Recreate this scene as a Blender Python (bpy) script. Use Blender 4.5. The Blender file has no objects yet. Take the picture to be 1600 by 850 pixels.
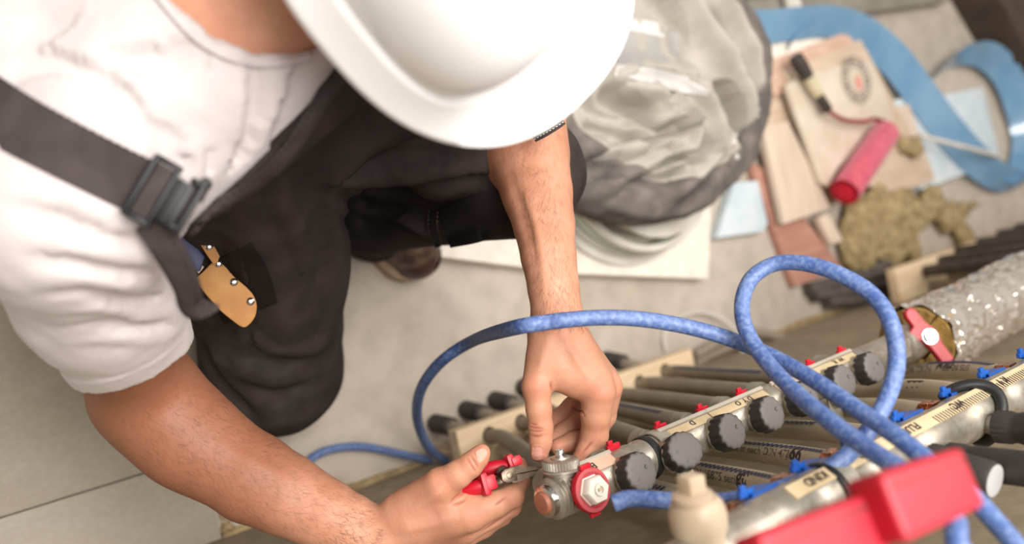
import bpy, bmesh, math, random
import numpy as np
from mathutils import Vector, Matrix, noise
from mathutils.bvhtree import BVHTree
random.seed(7)
rng = np.random.default_rng(7)
scn = bpy.context.scene

# ------------------------------------------------------------------ camera, world, lights, exposure
FPX, PCX, PCY, CAM_H = 1515.0, 800.0, 425.0, 1.40      # focal length and centre in pixels of the 1600x850 frame
_D = np.array([-1100., 185., 1515.]); _D /= np.linalg.norm(_D)          # straight down, in camera axes
_H = np.array([2006., -485., 1515.]); _H -= _D*_H.dot(_D); _H /= np.linalg.norm(_H)   # along the wall
_W = np.cross(_D, _H)                                                   # towards the wall
ROT = np.array([_H, -_W, -_D])
CAM = np.array([0., 0., CAM_H])
cam_data = bpy.data.cameras.new('camera')
cam_data.sensor_width = 36.0
cam_data.lens = 36.0*FPX/1600.0
cam_data.clip_start = 0.02
cam = bpy.data.objects.new('camera', cam_data)
_ex, _ey, _ez = ROT[:, 0], ROT[:, 1], ROT[:, 2]
cam.matrix_world = Matrix(((_ex[0], -_ey[0], -_ez[0], 0), (_ex[1], -_ey[1], -_ez[1], 0),
                           (_ex[2], -_ey[2], -_ez[2], CAM_H), (0, 0, 0, 1)))
cam_data.dof.use_dof = True
cam_data.dof.focus_distance = 0.97
cam_data.dof.aperture_fstop = 2.7
scn.collection.objects.link(cam)
scn.camera = cam

world = bpy.data.worlds.new('world'); scn.world = world
world.use_nodes = True
world.node_tree.nodes['Background'].inputs[0].default_value = (1.0, 0.94, 0.88, 1)
world.node_tree.nodes['Background'].inputs[1].default_value = 0.42

def area_light(name, loc, target, size, power, color):
    l = bpy.data.lights.new(name, 'AREA'); l.shape = 'RECTANGLE'; l.size, l.size_y = size
    l.energy = power; l.color = color
    o = bpy.data.objects.new(name, l); scn.collection.objects.link(o)
    o.location = loc
    o.rotation_euler = (Vector(target)-Vector(loc)).to_track_quat('-Z', 'Y').to_euler()
    return o
area_light('window_light', (-0.05, 0.30, 3.1), (0.5, 0.0, 0.4), (1.5, 1.5), 106, (1.0, 0.97, 0.93))
area_light('room_light', (1.7, 0.9, 3.0), (0.9, 0.1, 0.0), (1.6, 1.6), 30, (1.0, 0.93, 0.85))
scn.view_settings.view_transform = 'Standard'
scn.view_settings.look = 'None'
scn.view_settings.gamma = 1.0
scn.view_settings.use_curve_mapping = False
scn.view_settings.exposure = 0.27

# ------------------------------------------------------------------ pixel <-> place (the frame is 1600x850)
def ray(px, py): return ROT @ np.array([(px-PCX)/FPX, (py-PCY)/FPX, 1.0])
def Pz(px, py, z): return CAM + ray(px, py)*z                 # at distance z along the view axis
def Ph(px, py, h): r = ray(px, py); return CAM + r*((h-CAM_H)/r[2])   # at height h
def Py(px, py, y): r = ray(px, py); return CAM + r*(y/r[1])          # at distance y from the camera's vertical plane
def pj(p):
    q = ROT.T @ (np.asarray(p, float)-CAM)
    return np.array([PCX+FPX*q[0]/q[2], PCY+FPX*q[1]/q[2], q[2]])
VIEW = ROT[:, 2]
V = Vector

# ------------------------------------------------------------------ colour and materials
def lin(c):
    c = [x/255.0 for x in c]
    return tuple((x/12.92 if x <= 0.04045 else ((x+0.055)/1.055)**2.4) for x in c) + (1.0,)
def mat(name, c1, c2=None, rough=0.6, metal=0.0, scale=20.0, detail=4.0, lo=0.35, hi=0.65, bump=0.0, bscale=None,
        spec=0.5, sss=0.0, sss_r=(1, .35, .2), speck=None, speck_scale=150.0, speck_amt=0.5, stretch=None, coat=0.0, bdist=0.002,
        attr=None, attr_col=None, sheen=0.0, dust=None, trans=0.0, wave=None):
    m = bpy.data.materials.new(name); m.use_nodes = True
    nt = m.node_tree; N = nt.nodes; L = nt.links
    b = N['Principled BSDF']
    b.inputs['Roughness'].default_value = rough; b.inputs['Metallic'].default_value = metal
    b.inputs['Specular IOR Level'].default_value = spec
    b.inputs['Coat Weight'].default_value = coat
    b.inputs['Sheen Weight'].default_value = sheen
    b.inputs['Transmission Weight'].default_value = trans
    tc = N.new('ShaderNodeTexCoord'); mp = N.new('ShaderNodeMapping')
    L.new(tc.outputs['Object'], mp.inputs[0])
    if stretch: mp.inputs['Scale'].default_value = stretch
    col = None
    if c2 is not None:
        n = N.new('ShaderNodeTexNoise'); n.inputs['Scale'].default_value = scale; n.inputs['Detail'].default_value = detail
        L.new(mp.outputs[0], n.inputs['Vector'])
        r = N.new('ShaderNodeValToRGB'); r.color_ramp.elements[0].position = lo; r.color_ramp.elements[1].position = hi
        r.color_ramp.elements[0].color = lin(c1); r.color_ramp.elements[1].color = lin(c2)
        L.new(n.outputs[0], r.inputs[0]); col = r.outputs[0]
    else:
        rgb = N.new('ShaderNodeRGB'); rgb.outputs[0].default_value = lin(c1); col = rgb.outputs[0]
    def over(col, c, fac):
        mx = N.new('ShaderNodeMix'); mx.data_type = 'RGBA'
        L.new(fac, mx.inputs[0]); L.new(col, mx.inputs[6]); mx.inputs[7].default_value = lin(c)
        return mx.outputs[2]
    if speck is not None:
        n = N.new('ShaderNodeTexNoise'); n.inputs['Scale'].default_value = speck_scale; n.inputs['Detail'].default_value = 3
        L.new(mp.outputs[0], n.inputs['Vector'])
        r = N.new('ShaderNodeMapRange'); r.inputs[1].default_value = 0.42; r.inputs[2].default_value = 0.68; r.inputs[4].default_value = speck_amt
        L.new(n.outputs[0], r.inputs[0]); col = over(col, speck, r.outputs[0])
    if dust is not None:       # dust that has settled on faces that look up
        c, amt = dust
        g = N.new('ShaderNodeNewGeometry'); s = N.new('ShaderNodeSeparateXYZ'); L.new(g.outputs['Normal'], s.inputs[0])
        n = N.new('ShaderNodeTexNoise'); n.inputs['Scale'].default_value = 90; n.inputs['Detail'].default_value = 5
        L.new(tc.outputs['Object'], n.inputs['Vector'])
        a = N.new('ShaderNodeMath'); a.operation = 'MULTIPLY'; L.new(s.outputs['Z'], a.inputs[0]); L.new(n.outputs[0], a.inputs[1])
        r = N.new('ShaderNodeMapRange'); r.inputs[1].default_value = 0.12; r.inputs[2].default_value = 0.36; r.inputs[4].default_value = amt
        L.new(a.outputs[0], r.inputs[0]); col = over(col, c, r.outputs[0])
    if attr is not None:
        for an, ac in (zip(attr, attr_col) if isinstance(attr, (list, tuple)) else [(attr, attr_col)]):
            at = N.new('ShaderNodeAttribute'); at.attribute_name = an
            col = over(col, ac, at.outputs['Fac'])
    L.new(col, b.inputs['Base Color'])
    if sss:
        b.inputs['Subsurface Weight'].default_value = sss
        b.inputs['Subsurface Radius'].default_value = sss_r
        b.inputs['Subsurface Scale'].default_value = 0.002
    hgt = None
    if bump:
        n = N.new('ShaderNodeTexNoise'); n.inputs['Scale'].default_value = bscale or scale*4; n.inputs['Detail'].default_value = 6
        L.new(mp.outputs[0], n.inputs['Vector']); hgt = n.outputs[0]
        bp = N.new('ShaderNodeBump'); bp.inputs['Strength'].default_value = bump; bp.inputs['Distance'].default_value = bdist
        L.new(hgt, bp.inputs['Height']); L.new(bp.outputs[0], b.inputs['Normal'])
        if wave:
            w = N.new('ShaderNodeTexWave'); w.inputs['Scale'].default_value = wave; w.inputs['Distortion'].default_value = 1.0
            L.new(mp.outputs[0], w.inputs['Vector'])
            b2 = N.new('ShaderNodeBump'); b2.inputs['Strength'].default_value = .5; b2.inputs['Distance'].default_value = .0006
            L.new(w.outputs['Fac'], b2.inputs['Height']); L.new(bp.outputs[0], b2.inputs['Normal']); L.new(b2.outputs[0], b.inputs['Normal'])
    return m

# ------------------------------------------------------------------ objects
def tag(o, label=None, cat=None, group=None, kind=None):
    if label: o['label'] = label
    if cat: o['category'] = cat
    if group: o['group'] = group
    if kind: o['kind'] = kind
    return o
def empty(name, loc, label=None, cat=None, group=None, rot=None):
    o = bpy.data.objects.new(name, None); scn.collection.objects.link(o)
    o.empty_display_size = 0.02
    o.location = loc
    if rot is not None: o.rotation_euler = rot
    return tag(o, label, cat, group)
def world_loc(o):
    p = V((0, 0, 0))
    while o is not None: p += V(o.location); o = o.parent
    return p
def mk(name, verts, faces, m, parent=None, smooth=True, local=False, sharp=None, **kw):
    """one mesh object; verts in world coordinates unless local (then in the parent's own axes)"""
    me = bpy.data.meshes.new(name)
    vs = np.asarray([tuple(v) for v in verts], float) if not isinstance(verts, np.ndarray) else verts
    off = np.zeros(3)
    if parent is not None and not local: off = np.array(world_loc(parent))
    me.from_pydata((vs-off).tolist(), [], [tuple(int(i) for i in f) for f in faces])
    return link_mesh(name, me, m, parent, smooth, sharp, **kw)
def link_mesh(name, me, m, parent=None, smooth=True, sharp=None, **kw):
    if smooth:
        me.polygons.foreach_set('use_smooth', [True]*len(me.polygons))
        me.set_sharp_from_angle(angle=math.radians(sharp if sharp else 40))
    if m is not None: me.materials.append(m)
    o = bpy.data.objects.new(name, me); scn.collection.objects.link(o)
    if parent is not None: o.parent = parent
    tag(o, **kw)
    return o
def copy_tree(o, parent=None):
    c = o.copy(); scn.collection.objects.link(c); c.parent = parent
    for ch in list(o.children): copy_tree(ch, c)
    return c

class MB:
    """collects simple shapes into one mesh"""
    def __init__(s): s.v = []; s.f = []
    def add(s, v, f):
        n = len(s.v); s.v += [tuple(float(c) for c in p) for p in v]; s.f += [tuple(i+n for i in q) for q in f]; return s
    def box(s, c, size, axes=None, bev=0.0):
        ax = axes if axes is not None else np.eye(3)
        hx, hy, hz = [d/2 for d in size]
        if bev:
            bm = bmesh.new(); bmesh.ops.create_cube(bm, size=1.0)
            for v in bm.verts: v.co = V((v.co.x*size[0], v.co.y*size[1], v.co.z*size[2]))
            bmesh.ops.bevel(bm, geom=bm.edges[:], offset=bev, segments=2, affect='EDGES', profile=0.6)
            pts = [np.array(c)+ax[0]*v.co.x+ax[1]*v.co.y+ax[2]*v.co.z for v in bm.verts]
            bm.verts.index_update(); fs = [[v.index for v in f.verts] for f in bm.faces]; bm.free()
            return s.add(pts, fs)
        pts = [np.array(c)+ax[0]*x+ax[1]*y+ax[2]*z for x in (-hx, hx) for y in (-hy, hy) for z in (-hz, hz)]
        return s.add(pts, [(0, 1, 3, 2), (4, 6, 7, 5), (0, 4, 5, 1), (2, 3, 7, 6), (0, 2, 6, 4), (1, 5, 7, 3)])
    def lathe(s, origin, axis, prof, n=32, closed=False, mod=None, up=None):
        """prof: (distance along axis, radius)"""
        a = np.array(axis, float); a /= np.linalg.norm(a)
        u = frame(a) if up is None else np.array(up, float)-a*np.dot(a, up); u /= np.linalg.norm(u); w = np.cross(a, u)
        pts = []
        for k, (t, r) in enumerate(prof):
            for i in range(n):
                th = 2*math.pi*i/n; rr = r*(mod(th, k) if mod else 1)
                pts.append(np.array(origin)+a*t+u*rr*math.cos(th)+w*rr*math.sin(th))
        fs = []
        K = len(prof)
        for k in range(K if closed else K-1):
            k2 = (k+1) % K
            for i in range(n):
                j = (i+1) % n
                fs.append((k*n+i, k*n+j, k2*n+j, k2*n+i))
        if not closed:
            fs.append(tuple(reversed(range(n)))); fs.append(tuple((K-1)*n+i for i in range(n)))
        return s.add(pts, fs)
    def cyl(s, p0, p1, r, n=24, r1=None):
        p0 = np.array(p0, float); p1 = np.array(p1, float); d = p1-p0; Ln = np.linalg.norm(d); r1 = r if r1 is None else r1
        return s.lathe(p0, d, [(0, r), (Ln, r1)], n)
    def tube(s, pts, r, n=12, cap=True, squash=1.0):
        pts = [np.array(p, float) for p in pts]; N = len(pts)
        rs = r if hasattr(r, '__len__') else [r]*N
        t0 = pts[1]-pts[0]; t0 /= np.linalg.norm(t0); u = frame(t0)
        out = []
        for i in range(N):
            t = pts[min(i+1, N-1)]-pts[max(i-1, 0)]; t /= np.linalg.norm(t)
            u = u-t*u.dot(t); u /= np.linalg.norm(u); w = np.cross(t, u)
            for k in range(n):
                th = 2*math.pi*k/n; out.append(pts[i]+(u*math.cos(th)+w*math.sin(th)*squash)*rs[i])
        fs = [(i*n+k, i*n+(k+1) % n, (i+1)*n+(k+1) % n, (i+1)*n+k) for i in range(N-1) for k in range(n)]
        if cap: fs += [tuple(reversed(range(n))), tuple((N-1)*n+k for k in range(n))]
        return s.add(out, fs)
    def prism(s, outline, origin, ux, uy, un, t0, t1):
        """outline (2-D) extruded from t0 to t1 along un"""
        n = len(outline); o = np.array(origin)
        pts = [o+ux*x+uy*y+un*t for t in (t0, t1) for x, y in outline]
        return s.add(pts, [tuple(reversed(range(n))), tuple(range(n, 2*n))]+[(i, (i+1) % n, n+(i+1) % n, n+i) for i in range(n)])
    def build(s, name, m, parent=None, smooth=True, **kw): return mk(name, s.v, s.f, m, parent, smooth, **kw)
def frame(a):
    u = np.cross(a, [0, 0, 1.0])
    if np.linalg.norm(u) < 0.1: u = np.cross(a, [0, 1.0, 0])
    return u/np.linalg.norm(u)
def unit(a): a = np.array(a, float); return a/np.linalg.norm(a)
def spline(pts, per=8):
    """Catmull-Rom through points of any dimension"""
    P = [np.array(p, float) for p in pts]; P = [2*P[0]-P[1]]+P+[2*P[-1]-P[-2]]; out = []
    for i in range(1, len(P)-2):
        for k in range(per):
            t = k/per
            out.append(0.5*((2*P[i])+(-P[i-1]+P[i+1])*t+(2*P[i-1]-5*P[i]+4*P[i+1]-P[i+2])*t*t+(-P[i-1]+3*P[i]-3*P[i+1]+P[i+2])*t**3))
    out.append(P[-2]); return out
def bevel_mesh(o, w, seg=2, angle=35):
    bm = bmesh.new(); bm.from_mesh(o.data)
    es = [e for e in bm.edges if len(e.link_faces) == 2 and e.calc_face_angle() > math.radians(angle)]
    bmesh.ops.bevel(bm, geom=es, offset=w, segments=seg, affect='EDGES', profile=0.6)
    bm.to_mesh(o.data); bm.free()
    o.data.polygons.foreach_set('use_smooth', [True]*len(o.data.polygons)); o.data.set_sharp_from_angle(angle=math.radians(40))
    return o
def text_pts(body, size, flip=False, bold=0.0):
    """letter outlines as a flat mesh: (list of 2-D points, faces), origin at the left end of the baseline"""
    cu = bpy.data.curves.new('lettering', 'FONT'); cu.body = body; cu.size = size; cu.resolution_u = 3; cu.offset = bold
    o = bpy.data.objects.new('lettering', cu); scn.collection.objects.link(o)
    dg = bpy.context.evaluated_depsgraph_get(); me = bpy.data.meshes.new_from_object(o.evaluated_get(dg))
    v = [(p.co.x, p.co.y) for p in me.vertices]; f = [tuple(q.vertices) for q in me.polygons]
    bpy.data.objects.remove(o); bpy.data.curves.remove(cu); bpy.data.meshes.remove(me)
    return v, f
# ------------------------------------------------------------------ signed-distance shapes and their surface
class Cone:                    # rounded cone from a (radius ra) to b (radius rb); flat squashes it along one axis
    def __init__(s, a, b, ra, rb, k=0.01, flat=None):
        s.a = np.array(a, float); s.b = np.array(b, float); s.ra, s.rb, s.k = ra, rb, k
        s.c = (s.a+s.b)/2; s.R = np.linalg.norm(s.b-s.a)/2+max(ra, rb); s.flat = flat
    def __call__(s, p):
        ba = s.b-s.a; l2 = ba.dot(ba)+1e-12
        q = p-s.a; t = np.clip((q@ba)/l2, 0, 1)
        d = q-t[:, None]*ba
        if s.flat is not None:
            ax, f = s.flat; w = d@ax; d = d+np.outer(w*(f-1), ax)
        return np.sqrt((d*d).sum(1))-(s.ra+(s.rb-s.ra)*t)
class Ell:                     # ellipsoid, axes = rows of A with half sizes r
    def __init__(s, c, r, A=None, k=0.01):
        s.c = np.array(c, float); s.r = np.array(r, float); s.A = np.eye(3) if A is None else np.array(A); s.k = k; s.R = max(r)
    def __call__(s, p):
        q = (p-s.c)@s.A.T; k0 = np.sqrt(((q/s.r)**2).sum(1)); k1 = np.sqrt(((q/s.r**2)**2).sum(1))+1e-9
        return k0*(k0-1)/k1
def smin(a, b, k):
    if k <= 0: return np.minimum(a, b)
    h = np.maximum(k-np.abs(a-b), 0)/k
    return np.minimum(a, b)-h*h*k*0.25
def smax(a, b, k): return -smin(-a, -b, k)
def union_of(prims):
    def f(p):
        c = p.mean(0); R = np.sqrt(((p-c)**2).sum(1)).max()
        d = np.full(len(p), 1.0)
        for q in prims:
            if np.linalg.norm(q.c-c) > q.R+R+q.k+0.03: continue
            d = smin(d, q(p), q.k)
        return d
    return f
def surface(fn, lo, hi, h, post=1, B=24):
    """surface nets of fn over the box lo..hi with cell h, block by block; returns verts, quads"""
    lo = np.array(lo, float); n = np.ceil((np.array(hi)-lo)/h).astype(int); nb = -(-n//B)
    G = nb*B+3; gid = lambda i, j, k: (i*G[1]+j)*G[2]+k
    ids, pos, quads = [], [], []
    ar = np.arange(B+1)
    I, J, K = np.meshgrid(ar, ar, ar, indexing='ij')
    base = np.stack([I, J, K], -1).reshape(-1, 3)*h
    corner = [(a, b, c) for a in (0, 1) for b in (0, 1) for c in (0, 1)]
    edges = [(x, y) for x in range(8) for y in range(x+1, 8) if sum(abs(corner[x][t]-corner[y][t]) for t in range(3)) == 1]
    for bi in range(nb[0]):
        for bj in range(nb[1]):
            for bk in range(nb[2]):
                o = lo+np.array([bi, bj, bk])*B*h
                cc = o+B*h/2
                if abs(fn(cc[None])[0]) > B*h*0.87*1.35+0.03: continue
                d = fn(base+o).reshape(B+1, B+1, B+1); s = d < 0
                if s.all() or not s.any(): continue
                cnt = sum(s[a:B+a, b:B+b, c:B+c].astype(int) for a, b, c in corner)
                ix = np.argwhere((cnt > 0) & (cnt < 8))
                if len(ix) == 0: continue
                acc = np.zeros((len(ix), 3)); num = np.zeros(len(ix))
                val = [d[ix[:, 0]+a, ix[:, 1]+b, ix[:, 2]+c] for a, b, c in corner]
                for x, y in edges:
                    m = (val[x] < 0) != (val[y] < 0)
                    t = np.where(m, val[x]/(val[x]-val[y]+1e-30), 0)
                    cx, cy = np.array(corner[x], float), np.array(corner[y], float)
                    acc += np.where(m[:, None], cx+t[:, None]*(cy-cx), 0); num += m
                P = o+(ix+acc/num[:, None])*h
                g = ix+np.array([bi, bj, bk])*B+1
                ids.append(gid(g[:, 0], g[:, 1], g[:, 2])); pos.append(P)
                off = np.array([bi, bj, bk])*B+1
                for ax in range(3):
                    u, v = (ax+1) % 3, (ax+2) % 3
                    sl0 = [slice(0, B)]*3; sl1 = [slice(0, B)]*3; sl1[ax] = slice(1, B+1)
                    a, b = s[tuple(sl0)], s[tuple(sl1)]
                    e = np.argwhere(a != b)
                    if len(e) == 0: continue
                    fl = a[tuple(e.T)]
                    e = e+off; du = np.zeros(3, int); du[u] = 1; dv = np.zeros(3, int); dv[v] = 1
                    q = [e-du-dv, e-dv, e, e-du]
                    q = np.stack([gid(x[:, 0], x[:, 1], x[:, 2]) for x in q], 1)
                    q[~fl] = q[~fl][:, ::-1]
                    quads.append(q)
    ids = np.concatenate(ids); pos = np.concatenate(pos); quads = np.concatenate(quads)
    uid, first = np.unique(ids, return_index=True); vp = pos[first]
    ok = np.isin(quads, uid).all(1); quads = np.searchsorted(uid, quads[ok])
    for _ in range(post):
        for i0 in range(0, len(vp), 4000):
            p = vp[i0:i0+4000]
            d = fn(p); e = h*0.5
            gr = np.stack([fn(p+np.eye(3)[t]*e)-d for t in range(3)], 1)/e
            gn = np.maximum((gr*gr).sum(1), 0.2)
            step = np.clip(d/gn, -h, h)
            vp[i0:i0+4000] = p-gr*step[:, None]
    return vp, quads
def fold_field(curves):
    """curves: (list of 3-D points, width, height). returns f(p)->displacement"""
    segs = []
    for pts, w, a in curves:
        pts = [np.array(q, float) for q in pts]; n = len(pts)-1
        for i in range(n):
            segs.append((pts[i], pts[i+1], w, a, i/n, (i+1)/n))
    def f(p):
        out = np.zeros(len(p))
        for A, B_, w, a, t0, t1 in segs:
            ba = B_-A; L = np.linalg.norm(ba); c = (A+B_)/2
            q = p-A; t = np.clip(q@ba/(L*L+1e-12), 0, 1); d2 = ((q-t[:, None]*ba)**2).sum(1)
            tt = t0+(t1-t0)*t
            val = a*np.exp(-d2/(w*w))*np.sin(np.pi*np.clip(tt, 0.03, 0.97))**0.6
            out = np.where(np.abs(val) > np.abs(out), val, out)
        return out
    return f
def add_attr(o, name, vals):
    a = o.data.attributes.new(name, 'FLOAT', 'POINT'); a.data.foreach_set('value', np.asarray(vals, np.float32))
# ------------------------------------------------------------------ the setting
WALL_Y = -0.332
M_floor = mat('floor_screed', (192, 181, 168), (178, 167, 153), rough=0.8, scale=5, detail=7, lo=.38, hi=.66, bump=0.25, bscale=60,
              speck=(120, 110, 98), speck_scale=22, speck_amt=0.25)
M_panel = mat('panel_face', (156, 147, 131), (138, 129, 114), rough=0.5, scale=3.5, detail=8, bump=0.15, bscale=30, stretch=(1, 1.6, 1),
              speck=(176, 168, 152), speck_scale=120, speck_amt=0.2)
M_wall = mat('wall_plaster', (164, 149, 124), (142, 128, 105), rough=0.8, scale=6, detail=7, bump=0.35, bscale=70,
             speck=(100, 90, 72), speck_scale=40, speck_amt=.3)
M_joint = mat('joint_mortar', (168, 146, 108), (128, 106, 74), rough=0.95, scale=60, bump=0.8, bscale=200)
def slab(name, x0, x1, y0, y1, z0, z1, m, parent=None, bev=0.0, **kw):
    o = MB().box(((x0+x1)/2, (y0+y1)/2, (z0+z1)/2), (x1-x0, y1-y0, z1-z0), bev=bev).build(name, m, parent, smooth=bev > 0, **kw)
    return o
floor = slab('floor', -2.2, 5.5, WALL_Y, 4.2, -0.12, 0.0, M_floor, kind='structure')
wall = slab('wall_near', -2.2, 5.5, WALL_Y-0.14, WALL_Y, -0.12, 1.05, M_wall, kind='structure')
XE = Ph(337, 800, 0.012)[0]
seamY = (Ph(0, 811, 0.012)[1]+Ph(230, 736, 0.012)[1])/2
for k, (y0, y1) in enumerate([(WALL_Y+0.004, seamY-0.0012), (seamY+0.0012, seamY+1.25)]):
    slab('floor_panel', -1.6, XE, y0, y1, 0.0005, 0.012, M_panel, floor, bev=0.0012)
# crumbly mortar bead where the floor meets the wall
bm_ = MB(); xs = np.linspace(XE+0.004, 3.2, 150)
pts = []
for i, x in enumerate(xs):
    w = 0.007+0.012*abs(noise.noise(V((x*9, 1.3, 0)))); hgt = 0.004+0.009*abs(noise.noise(V((x*13, 7.7, 0))))
    for k, (a, b) in enumerate([(0, 0), (1, .0), (.85, .5), (.5, .9), (0, 1)]):
        j = 0.002*noise.noise(V((x*60, k*3.1, 2)))
        pts.append((x, WALL_Y+0.0005+a*(w+j), b*hgt+(j*.4 if b else 0)))
fs = [(i*5+k, i*5+k+1, (i+1)*5+k+1, (i+1)*5+k) for i in range(len(xs)-1) for k in range(4)]
mk('trim_1', pts, fs, M_joint, kind='structure')
# broken corner with rubble beside the floor panels
rub = MB(); r_ = random.Random(3)
for i in range(46):
    x = XE+0.004+r_.random()*0.05; y = WALL_Y+0.01+r_.random()**1.5*0.14; s = 0.002+0.006*r_.random()**2
    ax = np.array(Matrix.Rotation(r_.random()*6, 3, V((r_.random(), r_.random(), 1)).normalized()))
    rub.box((x, y, s*.4), (s*2, s*1.3, s*.9), ax)
rub.build('rubble', M_joint, smooth=False, kind='stuff', label='crumbs of mortar in the gap beside the grey floor panel edge', cat='rubble')
# ------------------------------------------------------------------ heating manifolds, pipes, hoses
M_nickel = mat('nickel', (190, 184, 172), (168, 160, 146), rough=0.36, metal=0.72, scale=60, bump=0.1, bscale=400, speck=(150, 140, 122), speck_scale=120, speck_amt=.35)
M_chrome = mat('chrome', (205, 202, 196), rough=0.16, metal=1.0)
M_galv = mat('zinc_bracket', (176, 172, 158), (150, 146, 132), rough=0.5, metal=0.45, scale=40, bump=.08)
M_brass = mat('brass', (196, 150, 112), (176, 120, 84), rough=0.25, metal=0.9, scale=40)
M_cap = mat('cap_black', (38, 35, 33), (52, 48, 46), rough=0.6, scale=50, bump=.15, dust=((112, 107, 104), 0.92))
M_black = mat('black_plastic', (26, 25, 25), (34, 32, 31), rough=0.45, scale=30)
M_blackrub = mat('black_handle', (40, 37, 34), (52, 47, 43), rough=0.6, scale=30, bump=.1)
M_red = mat('red_plastic', (200, 22, 44), (180, 14, 36), rough=0.42, scale=20)
M_redust = mat('red_plastic_dusty', (176, 10, 34), (158, 6, 26), rough=0.5, scale=14, dust=((214, 150, 150), 0.22))
M_lever = mat('lever_red', (182, 6, 34), (166, 4, 28), rough=0.5, scale=14, dust=((206, 120, 130), 0.12))
M_white = mat('white_plastic', (226, 220, 208), (214, 207, 192), rough=0.4, scale=20)
M_cream = mat('cream_plastic', (206, 186, 160), (190, 168, 142), rough=0.35, scale=16)
M_blue = mat('blue_plastic', (30, 86, 168), (24, 72, 150), rough=0.35, scale=20)
M_copperplug = mat('plug_plastic', (168, 104, 82), (150, 90, 70), rough=0.5, scale=30)
M_label = mat('label_paper', (222, 186, 162), (208, 172, 146), rough=0.55, scale=30)
M_label2 = mat('label_strip', (206, 186, 150), (190, 168, 132), rough=0.4, scale=30)
M_clear = mat('strip_holder', (190, 182, 168), (170, 160, 145), rough=0.25, scale=20)
M_ink = mat('ink', (44, 34, 36), rough=0.7)
M_print = mat('blue_print', (52, 58, 96), (70, 74, 104), rough=0.6, scale=300)
M_print2 = mat('grey_print', (92, 86, 90), (108, 102, 102), rough=0.6, scale=300)
M_pipe = mat('pipe_plastic', (198, 185, 158), (182, 168, 142), rough=0.42, scale=18, detail=5, bump=.06, bscale=120, speck=(196, 186, 164), speck_scale=90, speck_amt=.35)
M_pipe2 = mat('pipe_plastic_dusty', (152, 140, 122), (138, 126, 110), rough=0.55, scale=18, detail=5, bump=.06, bscale=120)
M_sleeve = mat('sleeve_foam', (74, 68, 62), (54, 49, 45), rough=0.9, scale=80, bump=.5, bscale=300)
M_board = mat('pine_board', (232, 208, 174), (214, 186, 150), rough=0.6, scale=9, detail=5, stretch=(1.2, 9, 9), bump=.1)
M_hose = mat('hose_blue', (76, 104, 160), (50, 78, 140), rough=0.5, dust=((150, 164, 192), .15), scale=45, detail=8, lo=.3, hi=.7, bump=.25, bscale=260,
             speck=(146, 166, 200), speck_scale=240, speck_amt=.45)
M_foil = mat('foil', (224, 216, 206), (206, 197, 186), rough=0.2, metal=0.8, bump=.15, bscale=60, bdist=.002, scale=30)
M_wool = mat('rock_wool', (164, 134, 70), (122, 94, 42), rough=0.95, scale=60, bump=.9, bscale=240)

Yv = np.array([0, 1.0, 0]); Zv = np.array([0, 0, 1.0]); Xv = np.array([1.0, 0, 0])
# --- lower manifold bar: from the plugged end near the pliers to the foil-wrapped pipe
A1 = Pz(858, 782, .888); B1 = Pz(1392, 547, 1.232)
a1 = unit(B1-A1); o1 = unit(Yv-a1*a1.dot(Yv)); u1 = np.cross(a1, o1); L1 = np.linalg.norm(B1-A1)
def on1(t, out=0.0, up=0.0): return A1+a1*t+o1*out+u1*up
def t_for(px, out, up, A, a, o, u):
    lo, hi = -0.3, 1.2
    for _ in range(50):
        m = (lo+hi)/2
        if pj(A+a*m+o*out+u*up)[0] < px: lo = m
        else: hi = m
    return (lo+hi)/2
man1 = empty('heating_manifold', on1(0, 0, -0.02), 'nickel manifold bar with seven dusty round black caps, its plugged end by the pliers', 'manifold')
RB = 0.0195
tc0 = [t_for(x, 0.002, 0.045, A1, a1, o1, u1) for x in (1007, 1078, 1149, 1211, 1266, 1325, 1371)]
prof = [(0.024, RB*.93), (0.030, RB*.93), (0.031, RB), (tc0[0]-.03, RB)]
for t in tc0:
    prof += [(t-.0275, RB*.985), (t-.026, RB*1.03), (t+.026, RB*1.03), (t+.0275, RB*.985)]
prof += [(L1, RB)]
MB().lathe(A1, a1, prof, 40).build('bar', M_nickel, man1)
# outside thread on the free end
pr = []
for i in range(6): pr += [(0.0015+i*.0042, RB*.86), (0.0032+i*.0042, RB*1.02), (0.0040+i*.0042, RB*1.02), (0.0057+i*.0042, RB*.86)]
MB().lathe(A1, a1, [(0, RB*.80)]+pr+[(0.0265, RB*.8)], 40).build('thread', M_nickel, man1, sharp=25)
MB().lathe(A1, a1, [(-.006, RB*.72), (-.0055, RB*.76), (0.0, RB*.76), (0.001, RB*.8)], 36).build('end_ring', M_chrome, man1)
MB().lathe(A1, a1, [(-.0105, RB*.42), (-.010, RB*.50), (-.0075, RB*.55), (-.0055, RB*.55)], 36).build('end_plug', M_copperplug, man1, label='pinkish end plug')

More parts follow.
